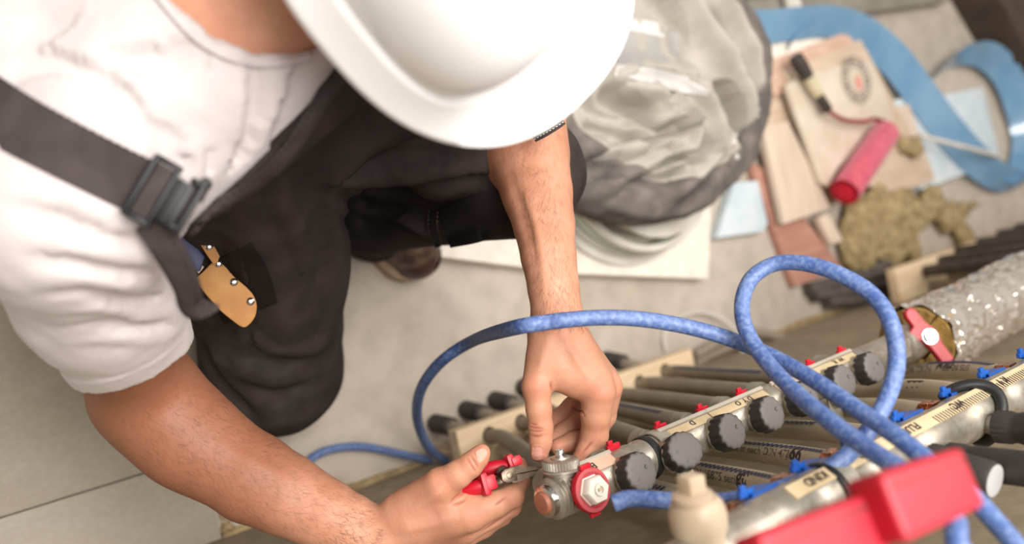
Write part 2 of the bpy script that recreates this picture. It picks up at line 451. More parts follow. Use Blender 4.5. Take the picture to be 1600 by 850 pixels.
def make_cap(parent, t, A, a, o, u, tilt=(0, 0), lift=0.0, r=.0188, h=.0175, spin=0.0):
    ax = unit(u+o*(0.22+tilt[0])+a*tilt[1]); up = a
    base = A+a*t+u*(RB*.7)+u*lift*0.0
    MB().lathe(base, u, [(0, .0165), (0.0105, .0165), (0.0105, .0185), (.0125, .0185), (.0125, .012)], 32).build('valve_seat', M_nickel, parent)
    n = 96
    def mod(th, k): return 1+(0.028*math.copysign(abs(math.cos(14*(th+spin)))**.5, math.cos(14*(th+spin))) if 1 <= k <= 4 else 0)
    p = [(0, r*.9), (0.0005, r), (h*.5, r*1.0), (h*.8, r*.985), (h*.9, r*.95), (h*.965, r*.87), (h, r*.74), (h+.0005, r*.4), (h+.0004, r*.1)]
    cb = base+u*.0125+u*lift
    c = MB().lathe(cb, ax, p, n, mod=mod, up=a).build('protective_cap', M_cap, parent, label='dusty ribbed black cap')
    s = frame(ax); MB().lathe(cb+ax*(h+.0002)+unit(a+o*.4)*.006, ax, [(0, .0022), (.0007, .0018), (.0007, .0012), (.0003, .0008)], 14).build('moulding_mark', M_cap, c)
tilts = [(0.06, .02), (.30, -.30), (.02, .02), (.03, 0.03), (.02, 0), (.02, 0), (.02, 0)]
for i, t in enumerate(tc0):
    make_cap(man1, t, A1, a1, o1, u1, tilts[i], lift=0.004 if i == 1 else 0, spin=i*.31)
# red ring with a white hexagonal lockshield
tr = t_for(927, .008, .030, A1, a1, o1, u1)
rg = unit(u1+o1*.12)
cR = on1(tr, 0, 0.012)
MB().lathe(cR, rg, [(0, .017), (.009, .0185), (.010, .0208), (.0135, .0212), (.016, .0200), (.0165, .0165), (.014, .015), (.012, .010)], 48, up=a1).build('flow_ring', M_redust, man1, label='dusty red ring')
def hexmod(th, k):
    q = (th % (math.pi/3))-math.pi/6
    return 1/math.cos(q)*0.93
MB().lathe(cR+rg*.012, rg, [(0, .0135), (.003, .0135), (.0032, .0125), (.011, .0125), (.0125, .0112)], 48, mod=hexmod, up=a1).build('lockshield', M_white, man1, label='white hexagonal cap')
MB().lathe(cR+rg*.0235, rg, [(0, .0062), (.0035, .0058), (.0035, .0035), (.0012, .0033)], 24).build('screw_head', M_white, man1)
MB().box(cR+rg*.0255, (.0042, .0028, .003), [a1, o1, rg]).build('screw_slot', M_cream, man1)
for sgn in (1, -1):
    MB().box(cR+rg*.011+o1*sgn*.0222, (.012, .005, .004), [a1, o1, rg], bev=.001).build('ring_tab', M_red, man1)
# knurled air vent held between thumb and finger
tv = t_for(872, .035, .003, A1, a1, o1, u1)
vb = on1(tv, RB*.62, .002)
va = unit(o1+a1*.10+u1*.05)
vent = MB().lathe(vb, va, [(0, .011), (.006, .011), (.006, .0128), (.010, .0128)], 36).build('vent_neck', M_nickel, man1)
def knurl(th, k): return 1+(.03*math.cos(40*th) if 4 <= k <= 5 else 0)
MB().lathe(vb+va*.0095, va, [(0, .0145), (.0006, .0178), (.0026, .0178), (.003, .0164), (.0034, .0170), (.0108, .0170), (.0118, .0150), (.0122, .0092), (.0136, .0088), (.0140, .0060)], 160, mod=knurl).build('vent_knob', M_nickel, man1, sharp=28, label='knurled vent knob')
MB().lathe(vb+va*.0228, va, [(0, .006), (.0012, .006), (.0014, .0046), (.0062, .0045), (.0068, .0040), (.0068, .0024), (.0045, .0022)], 24).build('vent_stud', M_chrome, man1)

# label strip holder, red marker clips and handwriting on the room side of the bar
def strip_on(man, A, a, o, u, t0, t1, m, out, up, w, th=.0012, tilt=55, name='label_strip'):
    ta = math.radians(tilt); d = o*math.sin(ta)+u*math.cos(ta); s = o*math.cos(ta)-u*math.sin(ta)
    c = A+a*(t0+t1)/2+o*out+u*up
    return MB().box(c, (t1-t0, w, th), [a, s, d], bev=.0003).build(name, m, man), (a, s, d, c)
def write(parent, body, size, origin, ux, uy, un, m, bold=0.0, name='handwriting'):
    v, f = text_pts(body, size, bold=bold)
    if not v: return
    mk(name, [origin+ux*x+uy*y+un*.0004 for x, y in v], f, m, parent, smooth=False)
segs = [(tc0[0]-.056, tc0[0]-.004, M_label), (tc0[1]+.004, tc0[2]+.004, M_label2), (tc0[2]+.006, tc0[4]-.03, M_label2), (tc0[4]-.01, tc0[6]+.01, M_label2)]
words = [('BAD', .011), ('D', .009), ('D Y  O', .009), ('W  K', .009)]
for (s0, s1, m_), (wd, sz) in zip(segs, words):
    lab, (ax_, sx_, nx_, c_) = strip_on(man1, A1, a1, o1, u1, s0, s1, m_, RB*.86, RB*.62, .0135 if m_ is M_label else .010)
    write(lab, wd, sz, c_+ax_*((s1-s0)/2-.024)+sx_*.004+nx_*.0007, -ax_, -sx_, nx_, M_ink, bold=.0002)
    hl, _ = strip_on(man1, A1, a1, o1, u1, s0-.002, s1+.002, M_clear, RB*1.12, RB*.28, .004, .003, name='strip_holder')
def marker_clip(man, p, a, o, u, m):
    k = MB(); k.box(p, (.016, .0055, .004), [a, o, u], bev=.0008); k.box(p-a*.004+o*.004+u*.001, (.006, .006, .0034), [a, o, u], bev=.0006)
    k.box(p+a*.004-o*.003, (.009, .004, .003), [a, o, u], bev=.0006)
    k.build('marker_clip', m, man, label='red marker clip' if m is M_red else 'blue marker clip')
outl = [(883, 733), (957, 703), (1031, 673), (1096, 646), (1157, 621), (1212, 596), (1265, 573), (1314, 552)]
tout = [t_for(x, .021, -.004, A1, a1, o1, u1) for x, y in outl]
for t in tout: marker_clip(man1, on1(t, RB*1.16, -.003), a1, o1, u1, M_red)
# unions underneath, one per pipe
for t in tout:
    MB().lathe(on1(t, .004, -RB*.8), -u1, [(0, .012), (.012, .012), (.012, .0145), (.026, .0145), (.028, .0125)], 6 if False else 24).build('union_nut', M_galv, man1)
# bracket band with its screw and arm to the wall
tb = t_for(1050, 0.0, RB, A1, a1, o1, u1)
bk = MB(); n = 40; ring = []
for i in range(n+1):
    th = -2.45+4.9*i/n
    for w in (-.0085, .0085):
        for r in (RB*1.09, RB*1.09+.0016): ring.append(on1(tb+w, math.cos(th)*r, math.sin(th)*r))
for i in range(n):
    b0, b1 = i*4, (i+1)*4
    bk.f += [(b0, b0+2, b1+2, b1), (b0+1, b1+1, b1+3, b0+3), (b0, b1, b1+1, b0+1), (b0+2, b0+3, b1+3, b1+2)]
bk.v += [tuple(p) for p in ring]
bk.build('bracket_band', M_galv, man1)
for tb2 in (t_for(1018, .016, .010, A1, a1, o1, u1),):
    MB().lathe(on1(tb2-.006, 0, 0), a1, [(0, RB*1.0), (0, RB*1.10), (.004, RB*1.16), (.008, RB*1.10), (.008, RB)], 40).build('rubber_ring', M_black, man1, label='black rubber ring')
scr = on1(tb+.006, -.012, RB*1.25)
MB().box(scr, (.02, .019, .0022), [a1, o1, u1], bev=.0008).build('bracket_tab', M_galv, man1)
MB().lathe(scr+u1*.001, u1, [(0, .0062), (.0025, .006), (.0032, .004), (.0018, .0025)], 20).build('screw', M_galv, man1)
arm = spline([scr+o1*-.002+u1*.0005, scr+o1*-.018+u1*.005, scr+o1*-.034+u1*.001, np.array([scr[0]+.012, WALL_Y+.012, scr[2]-.01]), np.array([scr[0]+.012, WALL_Y+.001, scr[2]-.012])], 6)
am = MB(); pp = []
for i, p in enumerate(arm):
    tg = unit(arm[min(i+1, len(arm)-1)]-arm[max(i-1, 0)]); nn = unit(np.cross(a1, tg))
    for w, q in ((-.009, -.001), (.009, -.001), (.009, .001), (-.009, .001)): pp.append(p+a1*w+nn*q)
am.add(pp, [(i*4+k, i*4+(k+1) % 4, i*4+4+(k+1) % 4, i*4+4+k) for i in range(len(arm)-1) for k in range(4)]+[(3, 2, 1, 0), tuple(len(pp)-4+k for k in range(4))])
am.build('bracket_arm', M_galv, man1)
tb3 = t_for(1305, 0.0, RB, A1, a1, o1, u1)
MB().box(on1(tb3, -.03, RB*.6), (.022, .05, .003), [a1, o1, u1], bev=.001).build('bracket_arm', M_galv, man1)
MB().lathe(on1(tb3, -.024, RB*.75), u1, [(0, .0085), (.003, .008), (.004, .005), (.006, .0045)], 20).build('screw', M_chrome, man1)
# ball valve with the red butterfly handle, joined to the far end of the bar
vp = L1
MB().lathe(on1(vp, 0, 0), a1, [(-.004, .0225), (.012, .0225), (.0125, .0195), (.018, .0195)], 6).build('union_nut', M_nickel, man1)
MB().lathe(on1(vp+.017, 0, 0), a1, [(0, .0175), (.004, .0235), (.026, .0255), (.040, .0235), (.046, .018), (.10, .018)], 32).build('valve_body', M_nickel, man1)
hc = Pz(1450, 527, 1.235)
hx = unit(hc-on1(vp+.03, 0, 0)); hx = unit(hx)
MB().cyl(on1(vp+.03, 0, 0), hc, .008, 20).build('valve_stem', M_nickel, man1)
def dir_px(c, dx, dy, nrm):
    """direction in the plane with normal nrm through c that points (dx,dy) in the picture"""
    p = pj(c); r = ray(p[0]+dx*10, p[1]+dy*10); t = np.dot(c-CAM, nrm)/np.dot(r, nrm)
    return unit(CAM+r*t-c)
hn = unit(np.array([-.55, .25, .8]))
h1 = dir_px(hc, -.62, -.78, hn); h2 = np.cross(hn, h1)
out_ = [(-.040, -.007), (-.036, -.0085), (-.014, -.0085), (-.010, -.011), (-.004, -.0125), (.006, -.0125), (.013, -.010), (.018, -.0085), (.036, -.0085), (.042, -.006), (.044, 0), (.042, .006), (.036, .0085), (.022, .0085), (.018, .022), (.004, .022), (.002, .0115), (-.012, .0085), (-.036, .0085), (-.040, .006)]
if pj(hc+h2*.02)[0] > pj(hc)[0]: h2 = -h2
hb = MB().prism(out_, hc, h1, h2, hn, -.0055, .0055).build('valve_handle', M_redust, man1, label='red butterfly valve handle')
bevel_mesh(hb, .003, 3, 50)
MB().lathe(hc+hn*.005, hn, [(0, .010), (.002, .010), (.002, .0075), (.007, .0075), (.0075, .0045), (.010, .0042)], 6 if False else 20).build('handle_nut', M_chrome, hb)
# foil-wrapped insulated pipe
ip = empty('insulated_pipe', on1(vp+.08, 0, 0), 'thick pipe wrapped in crumpled silver foil with rock wool at its cut end', 'pipe')
IA = Pz(1432, 537, 1.285); IB = Pz(1640, 452, 1.62); IB[1] = max(IB[1], IA[1]); print('IP', IA, IB); IB = IA+unit(IB-IA)*1.6
ia = unit(IB-IA); RI = .053
pts = []; n = 120; K = 280
def facet(q):
    ds_, ps_ = noise.voronoi(q); h_ = [math.sin(ps_[0].x*37.1+ps_[0].y*11.7+ps_[0].z*5.3), math.cos(ps_[0].x*17.3+ps_[0].z*29.1), math.sin(ps_[0].y*23.9+ps_[0].z*7.7)]
    r_ = q-ps_[0]; return r_.x*h_[0]+r_.y*h_[1]+r_.z*h_[2]
iu = frame(ia); iw = np.cross(ia, iu)
for i in range(K):
    s = (i/(K-1))**1.6*1.6
    for j in range(n):
        th = 2*math.pi*j/n
        q = V((s*11, math.cos(th)*.9, math.sin(th)*.9))
        f = abs(noise.noise(q*1.3))+.4*abs(noise.noise(V((q.x*2, q.y*5, q.z*5))+V((3, 1, 5))))+.12*abs(noise.noise(q*9))
        dd = -.005*(1-min(1, f*1.7))**2+.0032*facet(V((s*30, math.cos(th)*2.2, math.sin(th)*2.2)))+.0016*facet(V((s*75, math.cos(th)*5, math.sin(th)*5)))
        r = RI*(1+.05*noise.noise(V((s*4, th*.3, 9))))+dd
        e = .004*noise.noise(V((th*3, 2, 0))) if i == 0 else 0
        pts.append(IA+ia*(s+e)+(iu*math.cos(th)+iw*math.sin(th))*r)
fs = [(i*n+j, i*n+(j+1) % n, (i+1)*n+(j+1) % n, (i+1)*n+j) for i in range(K-1) for j in range(n)]
mk('foil_wrap', pts, fs, M_foil, ip, sharp=25)
wl = MB()
for (tA, tB, r0, r1, z0) in ((0, 2.2, .022, .05, -.004), (2.25, 3.1, .023, .048, -.012), (3.15, 3.9, .022, .049, -.009), (3.95, 6.25, .022, .05, -.002)):
    k = MB(); m_ = 10; pv = []
    for i in range(m_+1):
        th = tA+(tB-tA)*i/m_
        for r in (r0, (r0+r1)/2, r1):
            j = .003*noise.noise(V((th*5, r*200, 1)))
            for z in (z0+j, .03): pv.append(IA+ia*z+(iu*math.cos(th)+iw*math.sin(th))*r)
    fsx = []
    for i in range(m_):
        b0, b1 = i*6, (i+1)*6
        fsx += [(b0, b1, b1+2, b0+2), (b0+2, b1+2, b1+4, b0+4), (b0+4, b1+4, b1+5, b0+5), (b0, b0+1, b1+1, b1)]
    fsx += [(0, 2, 3, 1), (2, 4, 5, 3), (m_*6, m_*6+1, m_*6+3, m_*6+2), (m_*6+2, m_*6+3, m_*6+5, m_*6+4)]
    k.add(pv, fsx).build('wool_piece', M_wool, ip, smooth=False)

# --- upper manifold bar, closer to the camera
A2 = Py(1341, 743, -.25); B2 = Py(1543, 633, -.25)
a2 = unit(B2-A2); A2 = A2-a2*.235; o2 = unit(Yv-a2*a2.dot(Yv)); u2 = np.cross(a2, o2); L2 = .66
def on2(t, out=0.0, up=0.0): return A2+a2*t+o2*out+u2*up
man2 = empty('heating_manifold', on2(0, 0, -.02), 'nickel manifold bar with blue clips, copper coloured nuts and two red levers', 'manifold')
nut2 = [(1156, 805), (1235, 768), (1312, 726), (1387, 684), (1461, 641), (1519, 608), (1579, 577)]
RB2 = .0215
tn = [t_for(x, 0, -.034, A2, a2, o2, u2) for x, y in nut2]
prof = [(0, RB2*.9), (.003, RB2)]
for t in tn: prof += [(t-.024, RB2*.98), (t-.022, RB2*1.04), (t+.022, RB2*1.04), (t+.024, RB2*.98)]
MB().lathe(A2, a2, prof+[(L2, RB2)], 36).build('bar', M_nickel, man2)
for t in tn:
    nb_ = MB().lathe(on2(t, 0, -RB2*.9), -u2, [(0, .0105), (.010, .0105), (.010, .0128), (.0155, .0128), (.016, .0120), (.0175, .0120), (.018, .0128), (.026, .0128), (.027, .0115)], 24,
                     mod=lambda th, k: hexmod(th, k) if k in (2, 3, 6, 7) else 1).build('compression_nut', M_brass, man2, label='copper coloured nut')
    marker_clip(man2, on2(t-.012, RB2*1.15, -.012), a2, o2, u2, M_blue)
    tri = [(-.016, 0), (.016, 0), (.004, .016), (-.004, .016)]
    b_ = MB().prism(tri, on2(t+.004, RB2*.95, -.006), a2, -u2, o2, -.003, .003).build('flow_marker', M_blue, man2)
lab, (ax_, sx_, nx_, c_) = strip_on(man2, A2, a2, o2, u2, tn[0]+.01, L2-.02, M_label2, RB2*.9, RB2*.55, .013, .0016)
for k in range(6):
    write(lab, ['KIND', 'BAD', 'FLUR', 'WC', 'K 1', 'GAST'][k], .011, on2(tn[k]+.055, RB2*.9, RB2*.55)+sx_*.004+nx_*.0009, -ax_, -sx_, nx_, M_ink, bold=.0003)
tk = MB()
for k in range(70):
    tt = tn[3]+.004+k*.0042
    if tt > L2-.03: break
    tk.box(on2(tt, RB2*.9, RB2*.55)+nx_*.0012-sx_*.003, (.0008, .008, .0006), [unit(ax_+sx_*.5), sx_, nx_])
tk.build('scale_marks', M_ink, lab, smooth=False, kind='stuff')
# cream filling valve at the left end
fb = on2(t_for(1086, .03, 0, A2, a2, o2, u2), 0, 0)
fv = unit(o2+a2*-.02+u2*.12)
MB().lathe(fb, fv, [(0, .0165), (.018, .0175), (.024, .0200), (.034, .0205), (.042, .0185), (.046, .0150)], 36).build('filling_valve', M_cream, man2, label='cream plastic filling valve')
MB().lathe(fb+fv*.046-a2*.003, fv, [(0, .0145), (.004, .0145), (.005, .0125), (.0055, .009)], 36).build('valve_collar', M_cream, man2)
MB().box(fb+fv*.056-a2*.002, (.013, .013, .016), [unit(a2+u2*.3), unit(np.cross(fv, a2)), fv], bev=.002).build('valve_square', M_cream, man2)
# black actuator handles and the dark knob with the grey end
def handle2(t, out, ln, r, end=None, tl=(0, 0), m=M_blackrub):
    ax = unit(u2+o2*tl[0]+a2*tl[1]); b0 = on2(t, out, RB2*.8)
    MB().cyl(on2(t, out*.3, 0), b0+ax*.012, r*.6, 20).build('valve_neck', M_nickel, man2)
    h = MB().lathe(b0+ax*.010, ax, [(0, r*.9), (.001, r), (.014, r), (.016, r*.94), (.022, r*.94), (.024, r*1.0), (ln-.003, r), (ln, r*.9)], 60,
                   mod=lambda th, k: 1+(.035*math.cos(18*th) if k in (1, 2) else 0)).build('actuator_handle', m, man2, label='black handle')
    if end is not None: MB().lathe(b0+ax*(.010+ln-.001), ax, [(0, r*.9), (.0015, r*.88), (.002, r*.6)], 32).build('handle_end', end, h, label='grey end face')
M_greyend = mat('grey_end', (176, 174, 172), (164, 162, 160), rough=.5, scale=30)
handle2(t_for(1487, -.012, .03, A2, a2, o2, u2), -.012, .13, .0145, tl=(-.06, 0))
handle2(t_for(1562, -.008, .03, A2, a2, o2, u2), -.008, .13, .0145, tl=(-.04, 0))
tkn = t_for(1470, -.045, .03, A2, a2, o2, u2)
_ax = unit(u2+o2*-.25); _off = -_ax*.065-u2*RB2*.8
def _end(t, out): return on2(t, out, RB2*.8)+_ax*.065
best = min(((abs(pj(_end(t, o_))[0]-1553)+abs(pj(_end(t, o_))[1]-750), t, o_) for t in np.linspace(.1, .5, 161) for o_ in np.linspace(-.05, .02, 36)))
handle2(best[1], best[2], .055, .0150, M_greyend, tl=(-.25, 0))
# black rubber loop over the bar
MB().tube([on2(t_for(1556, 0, RB2, A2, a2, o2, u2), math.cos(q)*RB2*1.25, math.sin(q)*RB2*1.25)+a2*.010*math.sin(q*2) for q in np.linspace(-.9, 3.4, 24)], .0055, 10).build('rubber_strap', M_black, man2)
# bracket of the upper bar
tbb = t_for(1335, 0, RB2, A2, a2, o2, u2)
MB().lathe(on2(tbb-.010, 0, 0), a2, [(0, RB2), (0, RB2*1.12), (.02, RB2*1.12), (.02, RB2)], 40).build('bracket_band', M_galv, man2)
for t in (tbb, L2-.04):
    MB().box(np.array([on2(t)[0], (on2(t)[1]+WALL_Y)/2, on2(t)[2]]), (.02, abs(on2(t)[1]-WALL_Y), .004)).build('bracket_arm', M_galv, man2)
MB().lathe(on2(tbb-.012, 0, 0), a2, [(0, RB2), (0, RB2*1.16), (.003, RB2*1.2), (.006, RB2*1.16), (.006, RB2)], 40).build('rubber_ring', M_black, man2)
# two red levers standing off the bar on short stems
def lever(p0, p1, wid, th, nrm):
    ax = unit(p1-p0); s = unit(np.cross(nrm, ax)); nn = np.cross(ax, s); ln = np.linalg.norm(p1-p0); c = (p0+p1)/2
    out = [(-ln/2, -wid/2), (ln/2, -wid/2*.9), (ln/2, wid/2*.9), (-ln/2, wid/2)]
    o = MB().prism(out, c, ax, s, nn, -th/2, th/2).build('lever', M_lever, man2, label='blurred red plastic lever')
    bevel_mesh(o, min(th, wid)*.16, 3, 50)
    MB().box(c+s*(wid/2*.52)+nn*(th/2), (ln*.86, .0016, .0012), [ax, s, nn]).build('lever_slot', M_blackrub, o)
    MB().cyl(c-nn*th*.4, on2(float(np.dot(c-A2, a2)), .0, .012), .0075, 20).build('lever_stem', M_nickel, man2)
nr = unit(np.array([-.35, .30, .9]))
lever(Pz(1365, 800, .50), Pz(1492, 750, .53), .036, .028, nr)
lever(Pz(1180, 893, .475), Pz(1352, 818, .515), .034, .024, nr)

# --- boards with the pipes through them
def pipe_path(ctrl, per=10): return spline(ctrl, per)
BH = .15
bc = [Ph(712, 673, BH), Ph(1080, 546, BH)]
byf = (bc[0][1]+bc[1][1])/2
bd = empty('pipe_board', ((bc[0][0]+bc[1][0])/2, byf-.03, 0), 'pale pine board with grey pipes through its holes beside the left hand', 'board')
hp1 = [(765, 680), (815, 660), (862, 645), (908, 630), (954, 615), (1000, 598), (1040, 580)]
hp2 = [(785, 712), (829, 692), (875, 675), (920, 660), (965, 645), (1010, 628), (1052, 610)]
holes = [Ph(x, y, BH) for x, y in hp1]+[Ph(x, y, BH) for x, y in hp2]
PR = .0115
def board_with_holes(name, x0, x1, y0, y1, z0, z1, hs, r, parent):
    bm = bmesh.new(); n = 20
    outer = [bm.verts.new(p) for p in ((x0, y0, z1), (x1, y0, z1), (x1, y1, z1), (x0, y1, z1))]
    es = [bm.edges.new((outer[i], outer[(i+1) % 4])) for i in range(4)]
    for h in hs:
        c = [bm.verts.new((h[0]+r*math.cos(2*math.pi*k/n), h[1]+r*math.sin(2*math.pi*k/n), z1)) for k in range(n)]
        es += [bm.edges.new((c[k], c[(k+1) % n])) for k in range(n)]
    bmesh.ops.triangle_fill(bm, use_beauty=True, use_dissolve=False, edges=es)
    ret = bmesh.ops.extrude_face_region(bm, geom=bm.faces[:])
    for v in [g for g in ret['geom'] if isinstance(g, bmesh.types.BMVert)]: v.co.z = z0
    bmesh.ops.recalc_face_normals(bm, faces=bm.faces[:])
    vs = [tuple(v.co) for v in bm.verts]; bm.verts.index_update(); fs = [[v.index for v in f.verts] for f in bm.faces]; bm.free()
    return mk(name, vs, fs, M_board, parent, smooth=False)
ybk = WALL_Y+.0015
hok = [h for h in holes if h[1]-PR-.002 > ybk+.001]
board_with_holes('board', bc[0][0], bc[1][0], ybk, byf, BH-.022, BH, [h for h in holes if h[1]-.0137 > ybk+.0005], .0135, bd)
MB().box(((bc[0][0]+bc[1][0])/2, ybk+.01, (BH-.022)/2), (abs(bc[1][0]-bc[0][0])*.9, .018, BH-.024)).build('board_support', M_board, bd, smooth=False)

def pipe_obj(path, label, m, group, r=PR, name='heating_pipe'):
    root = empty(name, path[0], label, 'pipe', group)
    MB().tube(path, r, 18).build('tube', m, root)
    return root
def on_pipe(path, s, out=0.0):
    """point and frame at arc length s on a pipe path"""
    acc = 0
    for i in range(len(path)-1):
        d = np.linalg.norm(path[i+1]-path[i])
        if acc+d >= s or i == len(path)-2: 
            t = unit(path[i+1]-path[i]); return path[i]+t*(s-acc), t
        acc += d
def wrap_text(root, path, r, s0, body, size, angle, m, bold=0.0, dashes=False, name='printing', flip=False):
    """lettering wrapped on the pipe, centred at an angle seen from the camera side"""
    v, f = text_pts(body, size, bold=bold)
    if not v: return
    v = np.array(v); v[:, 0] *= 1.8; v[:, 1] -= size*.35
    out = []
    for x, y in v:
        p, t = on_pipe(path, s0+x)
        tc = unit(CAM-p); e = unit(tc-t*tc.dot(t)); g = np.cross(t, e)
        if pj(p+g*.01)[1] > pj(p)[1]: g = -g
        th = angle+y/r
        out.append(p+(e*math.cos(th)+g*math.sin(th))*(r+.00035))
    mk(name, out, f, m, root, smooth=False)
def s_at_px(path, px):
    acc = 0; best = (1e9, 0)
    for i in range(len(path)-1):
        q = pj(path[i]); 
        if abs(q[0]-px) < best[0]: best = (abs(q[0]-px), acc)
        acc += np.linalg.norm(path[i+1]-path[i])
    return best[1]
def dash_row(root, path, r, x0, x1, angle, m, pitch=.0125, name='dash_print'):
    s0, s1 = s_at_px(path, x0), s_at_px(path, x1); k = MB(); i = 0; s = s0
    while s < s1:
        p, t = on_pipe(path, s); tc = unit(CAM-p); e = unit(tc-t*tc.dot(t)); g = np.cross(t, e)
        if pj(p+g*.01)[1] > pj(p)[1]: g = -g
        for (ds, da) in ((0, 0), (.0045, .2)):
            q = []
            for aa, ss in ((angle+da-.13, 0), (angle+da-.13, .0078), (angle+da+.13, .0098), (angle+da+.13, .0020)):
                q.append(p+t*(ds+ss)+(e*math.cos(aa)+g*math.sin(aa))*(r+.0004))
            k.add(q, [(0, 1, 2, 3)])
        s += pitch; i += 1
    k.build(name, m, root, smooth=False)
sleeve_px = [(678, 663), (722, 643), (770, 627), (812, 607), (850, 594), (893, 580), (935, 566)]
ordw = ['first', 'second', 'third', 'fourth', 'fifth', 'sixth', 'seventh']
for i in range(7):
    hole = Ph(*hp1[i], BH); t = tout[i]; end = on1(t, .004, -RB*.9); flo = Ph(*sleeve_px[i], .010)
    flo = np.array([hole[0]-.005, max(flo[1], WALL_Y+.02), .002])
    d_ = end-hole
    path = spline([flo, hole-np.array([.001, 0, .03]), hole+np.array([-.004, 0, .035]), hole+d_*.28+np.array([.012, -.004, .012]), hole+d_*.62+np.array([.010, -.003, .006]), end], 12)
    pr_ = pipe_obj(path, 'dusty grey heating pipe through the pine board, %s from its left end' % ordw[i], M_pipe2, 'pipes to the lower manifold')
    MB().lathe(flo+np.array([0, 0, .001]), unit(hole-flo), [(0, .0155), (.048, .0155), (.050, .0125)], 20).build('foam_sleeve', M_sleeve, pr_, label='dark foam sleeve')
    if i in (3, 6): dash_row(pr_, path, PR, 1060 if i == 6 else 940, 1200 if i == 6 else 1040, .5, M_print)
marks = [None, '15875', '4726', 'dash', 'TT', 'TTT', 'SU3']
labels2 = ['grey heating pipe with blue dashes, lowest in view beside the hose end',
           'grey heating pipe printed DIN 15875 with blue dashes and two handwritten letters',
           'grey heating pipe printed nach DIN 4726 with the handwritten number 166',
           'grey heating pipe with a line of blue dashes running right of the caps',
           'grey heating pipe with short pen strokes under the crossing blue hoses',
           'grey heating pipe with three pen-drawn letters T near the copper coloured nut',
           'grey heating pipe printed DIN and SU3 with black scrawl, below the foil pipe']
for i in range(7):
    hole = Ph(*hp2[i], BH); hole[1] = max(hole[1], WALL_Y+PR+.003)
    end = on2(tn[i], 0, -.043)
    flo = np.array([hole[0], hole[1], .002])
    (xa, ya), (xb, yb) = hp2[i], nut2[i]; yb -= 3
    cps = [Py(xa+(xb-xa)*t, ya+(yb-ya)*t-3*math.sin(t*3.1), yy) for t, yy in ((.3, -.3), (.55, -.298), (.82, -.272))]
    path = spline([flo, hole, cps[0], cps[1], cps[2], end], 14)
    # keep the tube clear of the wall
    path = [np.array([p[0], max(p[1], WALL_Y+PR+.002), p[2]]) for p in path]
    pr_ = pipe_obj(path, labels2[i], M_pipe, 'pipes to the upper manifold')
    if i == 0: dash_row(pr_, path, PR, 945, 1045, .25, M_print)
    if i == 1:
        dash_row(pr_, path, PR, 1068, 1220, .62, M_print); wrap_text(pr_, path, PR, s_at_px(path, 1089), 'DIN 15875 series', .0125, -.08, M_print2)
        wrap_text(pr_, path, PR, s_at_px(path, 1166), 'gü', .022, .3, M_ink, bold=.0003, name='handwriting')
    if i == 2:
        dash_row(pr_, path, PR, 1112, 1310, .80, M_print); wrap_text(pr_, path, PR, s_at_px(path, 1106), 'sauerstoffdicht nach DIN 4726', .0115, .18, M_print2)
        wrap_text(pr_, path, PR, s_at_px(path, 1238), '166', .022, .35, M_ink, bold=.0004, name='handwriting')
    if i == 3: dash_row(pr_, path, PR, 1180, 1274, .75, M_print); wrap_text(pr_, path, PR, s_at_px(path, 1304), 'T', .012, .5, M_ink, name='handwriting')
    if i == 4: wrap_text(pr_, path, PR, s_at_px(path, 1393), 'T T', .012, .7, M_ink, name='handwriting')
    if i == 5: wrap_text(pr_, path, PR, s_at_px(path, 1424), 'TTT', .014, .5, M_ink, bold=.0004, name='handwriting')
    if i == 6:
        dash_row(pr_, path, PR, 1460, 1555, 1.0, M_print, .006); wrap_text(pr_, path, PR, s_at_px(path, 1418), '4726 DIN 7182 20 SU3', .0115, .3, M_print2)
        wrap_text(pr_, path, PR, s_at_px(path, 1476), 'MM2', .012, .6, M_ink, bold=.0005, name='handwriting')

# --- blue hoses
def hose(ctrl, label, r=.0072, per=12):
    path = spline([np.array(c[:3]) if len(c) == 5 else Pz(*c) if len(c) == 3 else np.array(Ph(c[0], c[1], c[3])) for c in ctrl], per)
    o = MB().tube(path, r, 16).build('blue_hose', M_hose, label=label, cat='hose', group='blue hoses'); return o, path
HA, hA = hose([(958, 787, .80), (985, 779, .80), (1040, 782, .79), (1100, 785, .78), (1170, 778, .77), (1250, 753, .77), (1310, 722, .77), (1355, 676, .78), (1386, 622, .79),
      (1401, 565, .80), (1392, 505, .81), (1362, 460, .83), (1310, 428, .85), (1258, 412, .87), (1212, 412, .885), (1176, 433, .885), (1160, 470, .875), (1164, 510, .86), (1188, 553, .84),
      (1232, 603, .80), (1290, 653, .75), (1350, 697, .71), (1412, 738, .67), (1462, 778, .64), (1492, 815, .62), (1512, 870, .60), (.60, -.30, 1.09, 0, 0), (.60, -.40, 1.062, 0, 0), (.66, -.45, 1.058, 0, 0)],
     'blue hose curled in an open loop above the caps, with a cut end')
HB, hB = hose([(480, 845, 0, .022), (560, 800, 0, .022), (640, 766, 0, .022), (705, 744, 0, .024), (742, 726, 0, .034), (715, 724, 0, .05), (690, 716, 0, .07), (668, 696, 0, .11), (654, 664, 0, .17), (652, 630, 0, .24), (664, 596, 0, .31), (694, 561, 0, .38), (740, 532, 0, .45), (800, 513, .885), (860, 503, .865), (920, 497, .865), (980, 497, .87),
      (1040, 504, .88), (1100, 517, .885), (1160, 537, .88), (1220, 564, .85), (1280, 599, .81), (1340, 640, .77), (1400, 681, .73), (1452, 722, .70), (1505, 762, .68), (1555, 815, .66), (1600, 870, .64), (1660, 955, .625), (1700, 1060, .61), (.74, -.31, 1.085, 0, 0), (.74, -.40, 1.060, 0, 0), (.80, -.45, 1.058, 0, 0)],
     'blue hose arching over the left wrist and running down behind the red levers')
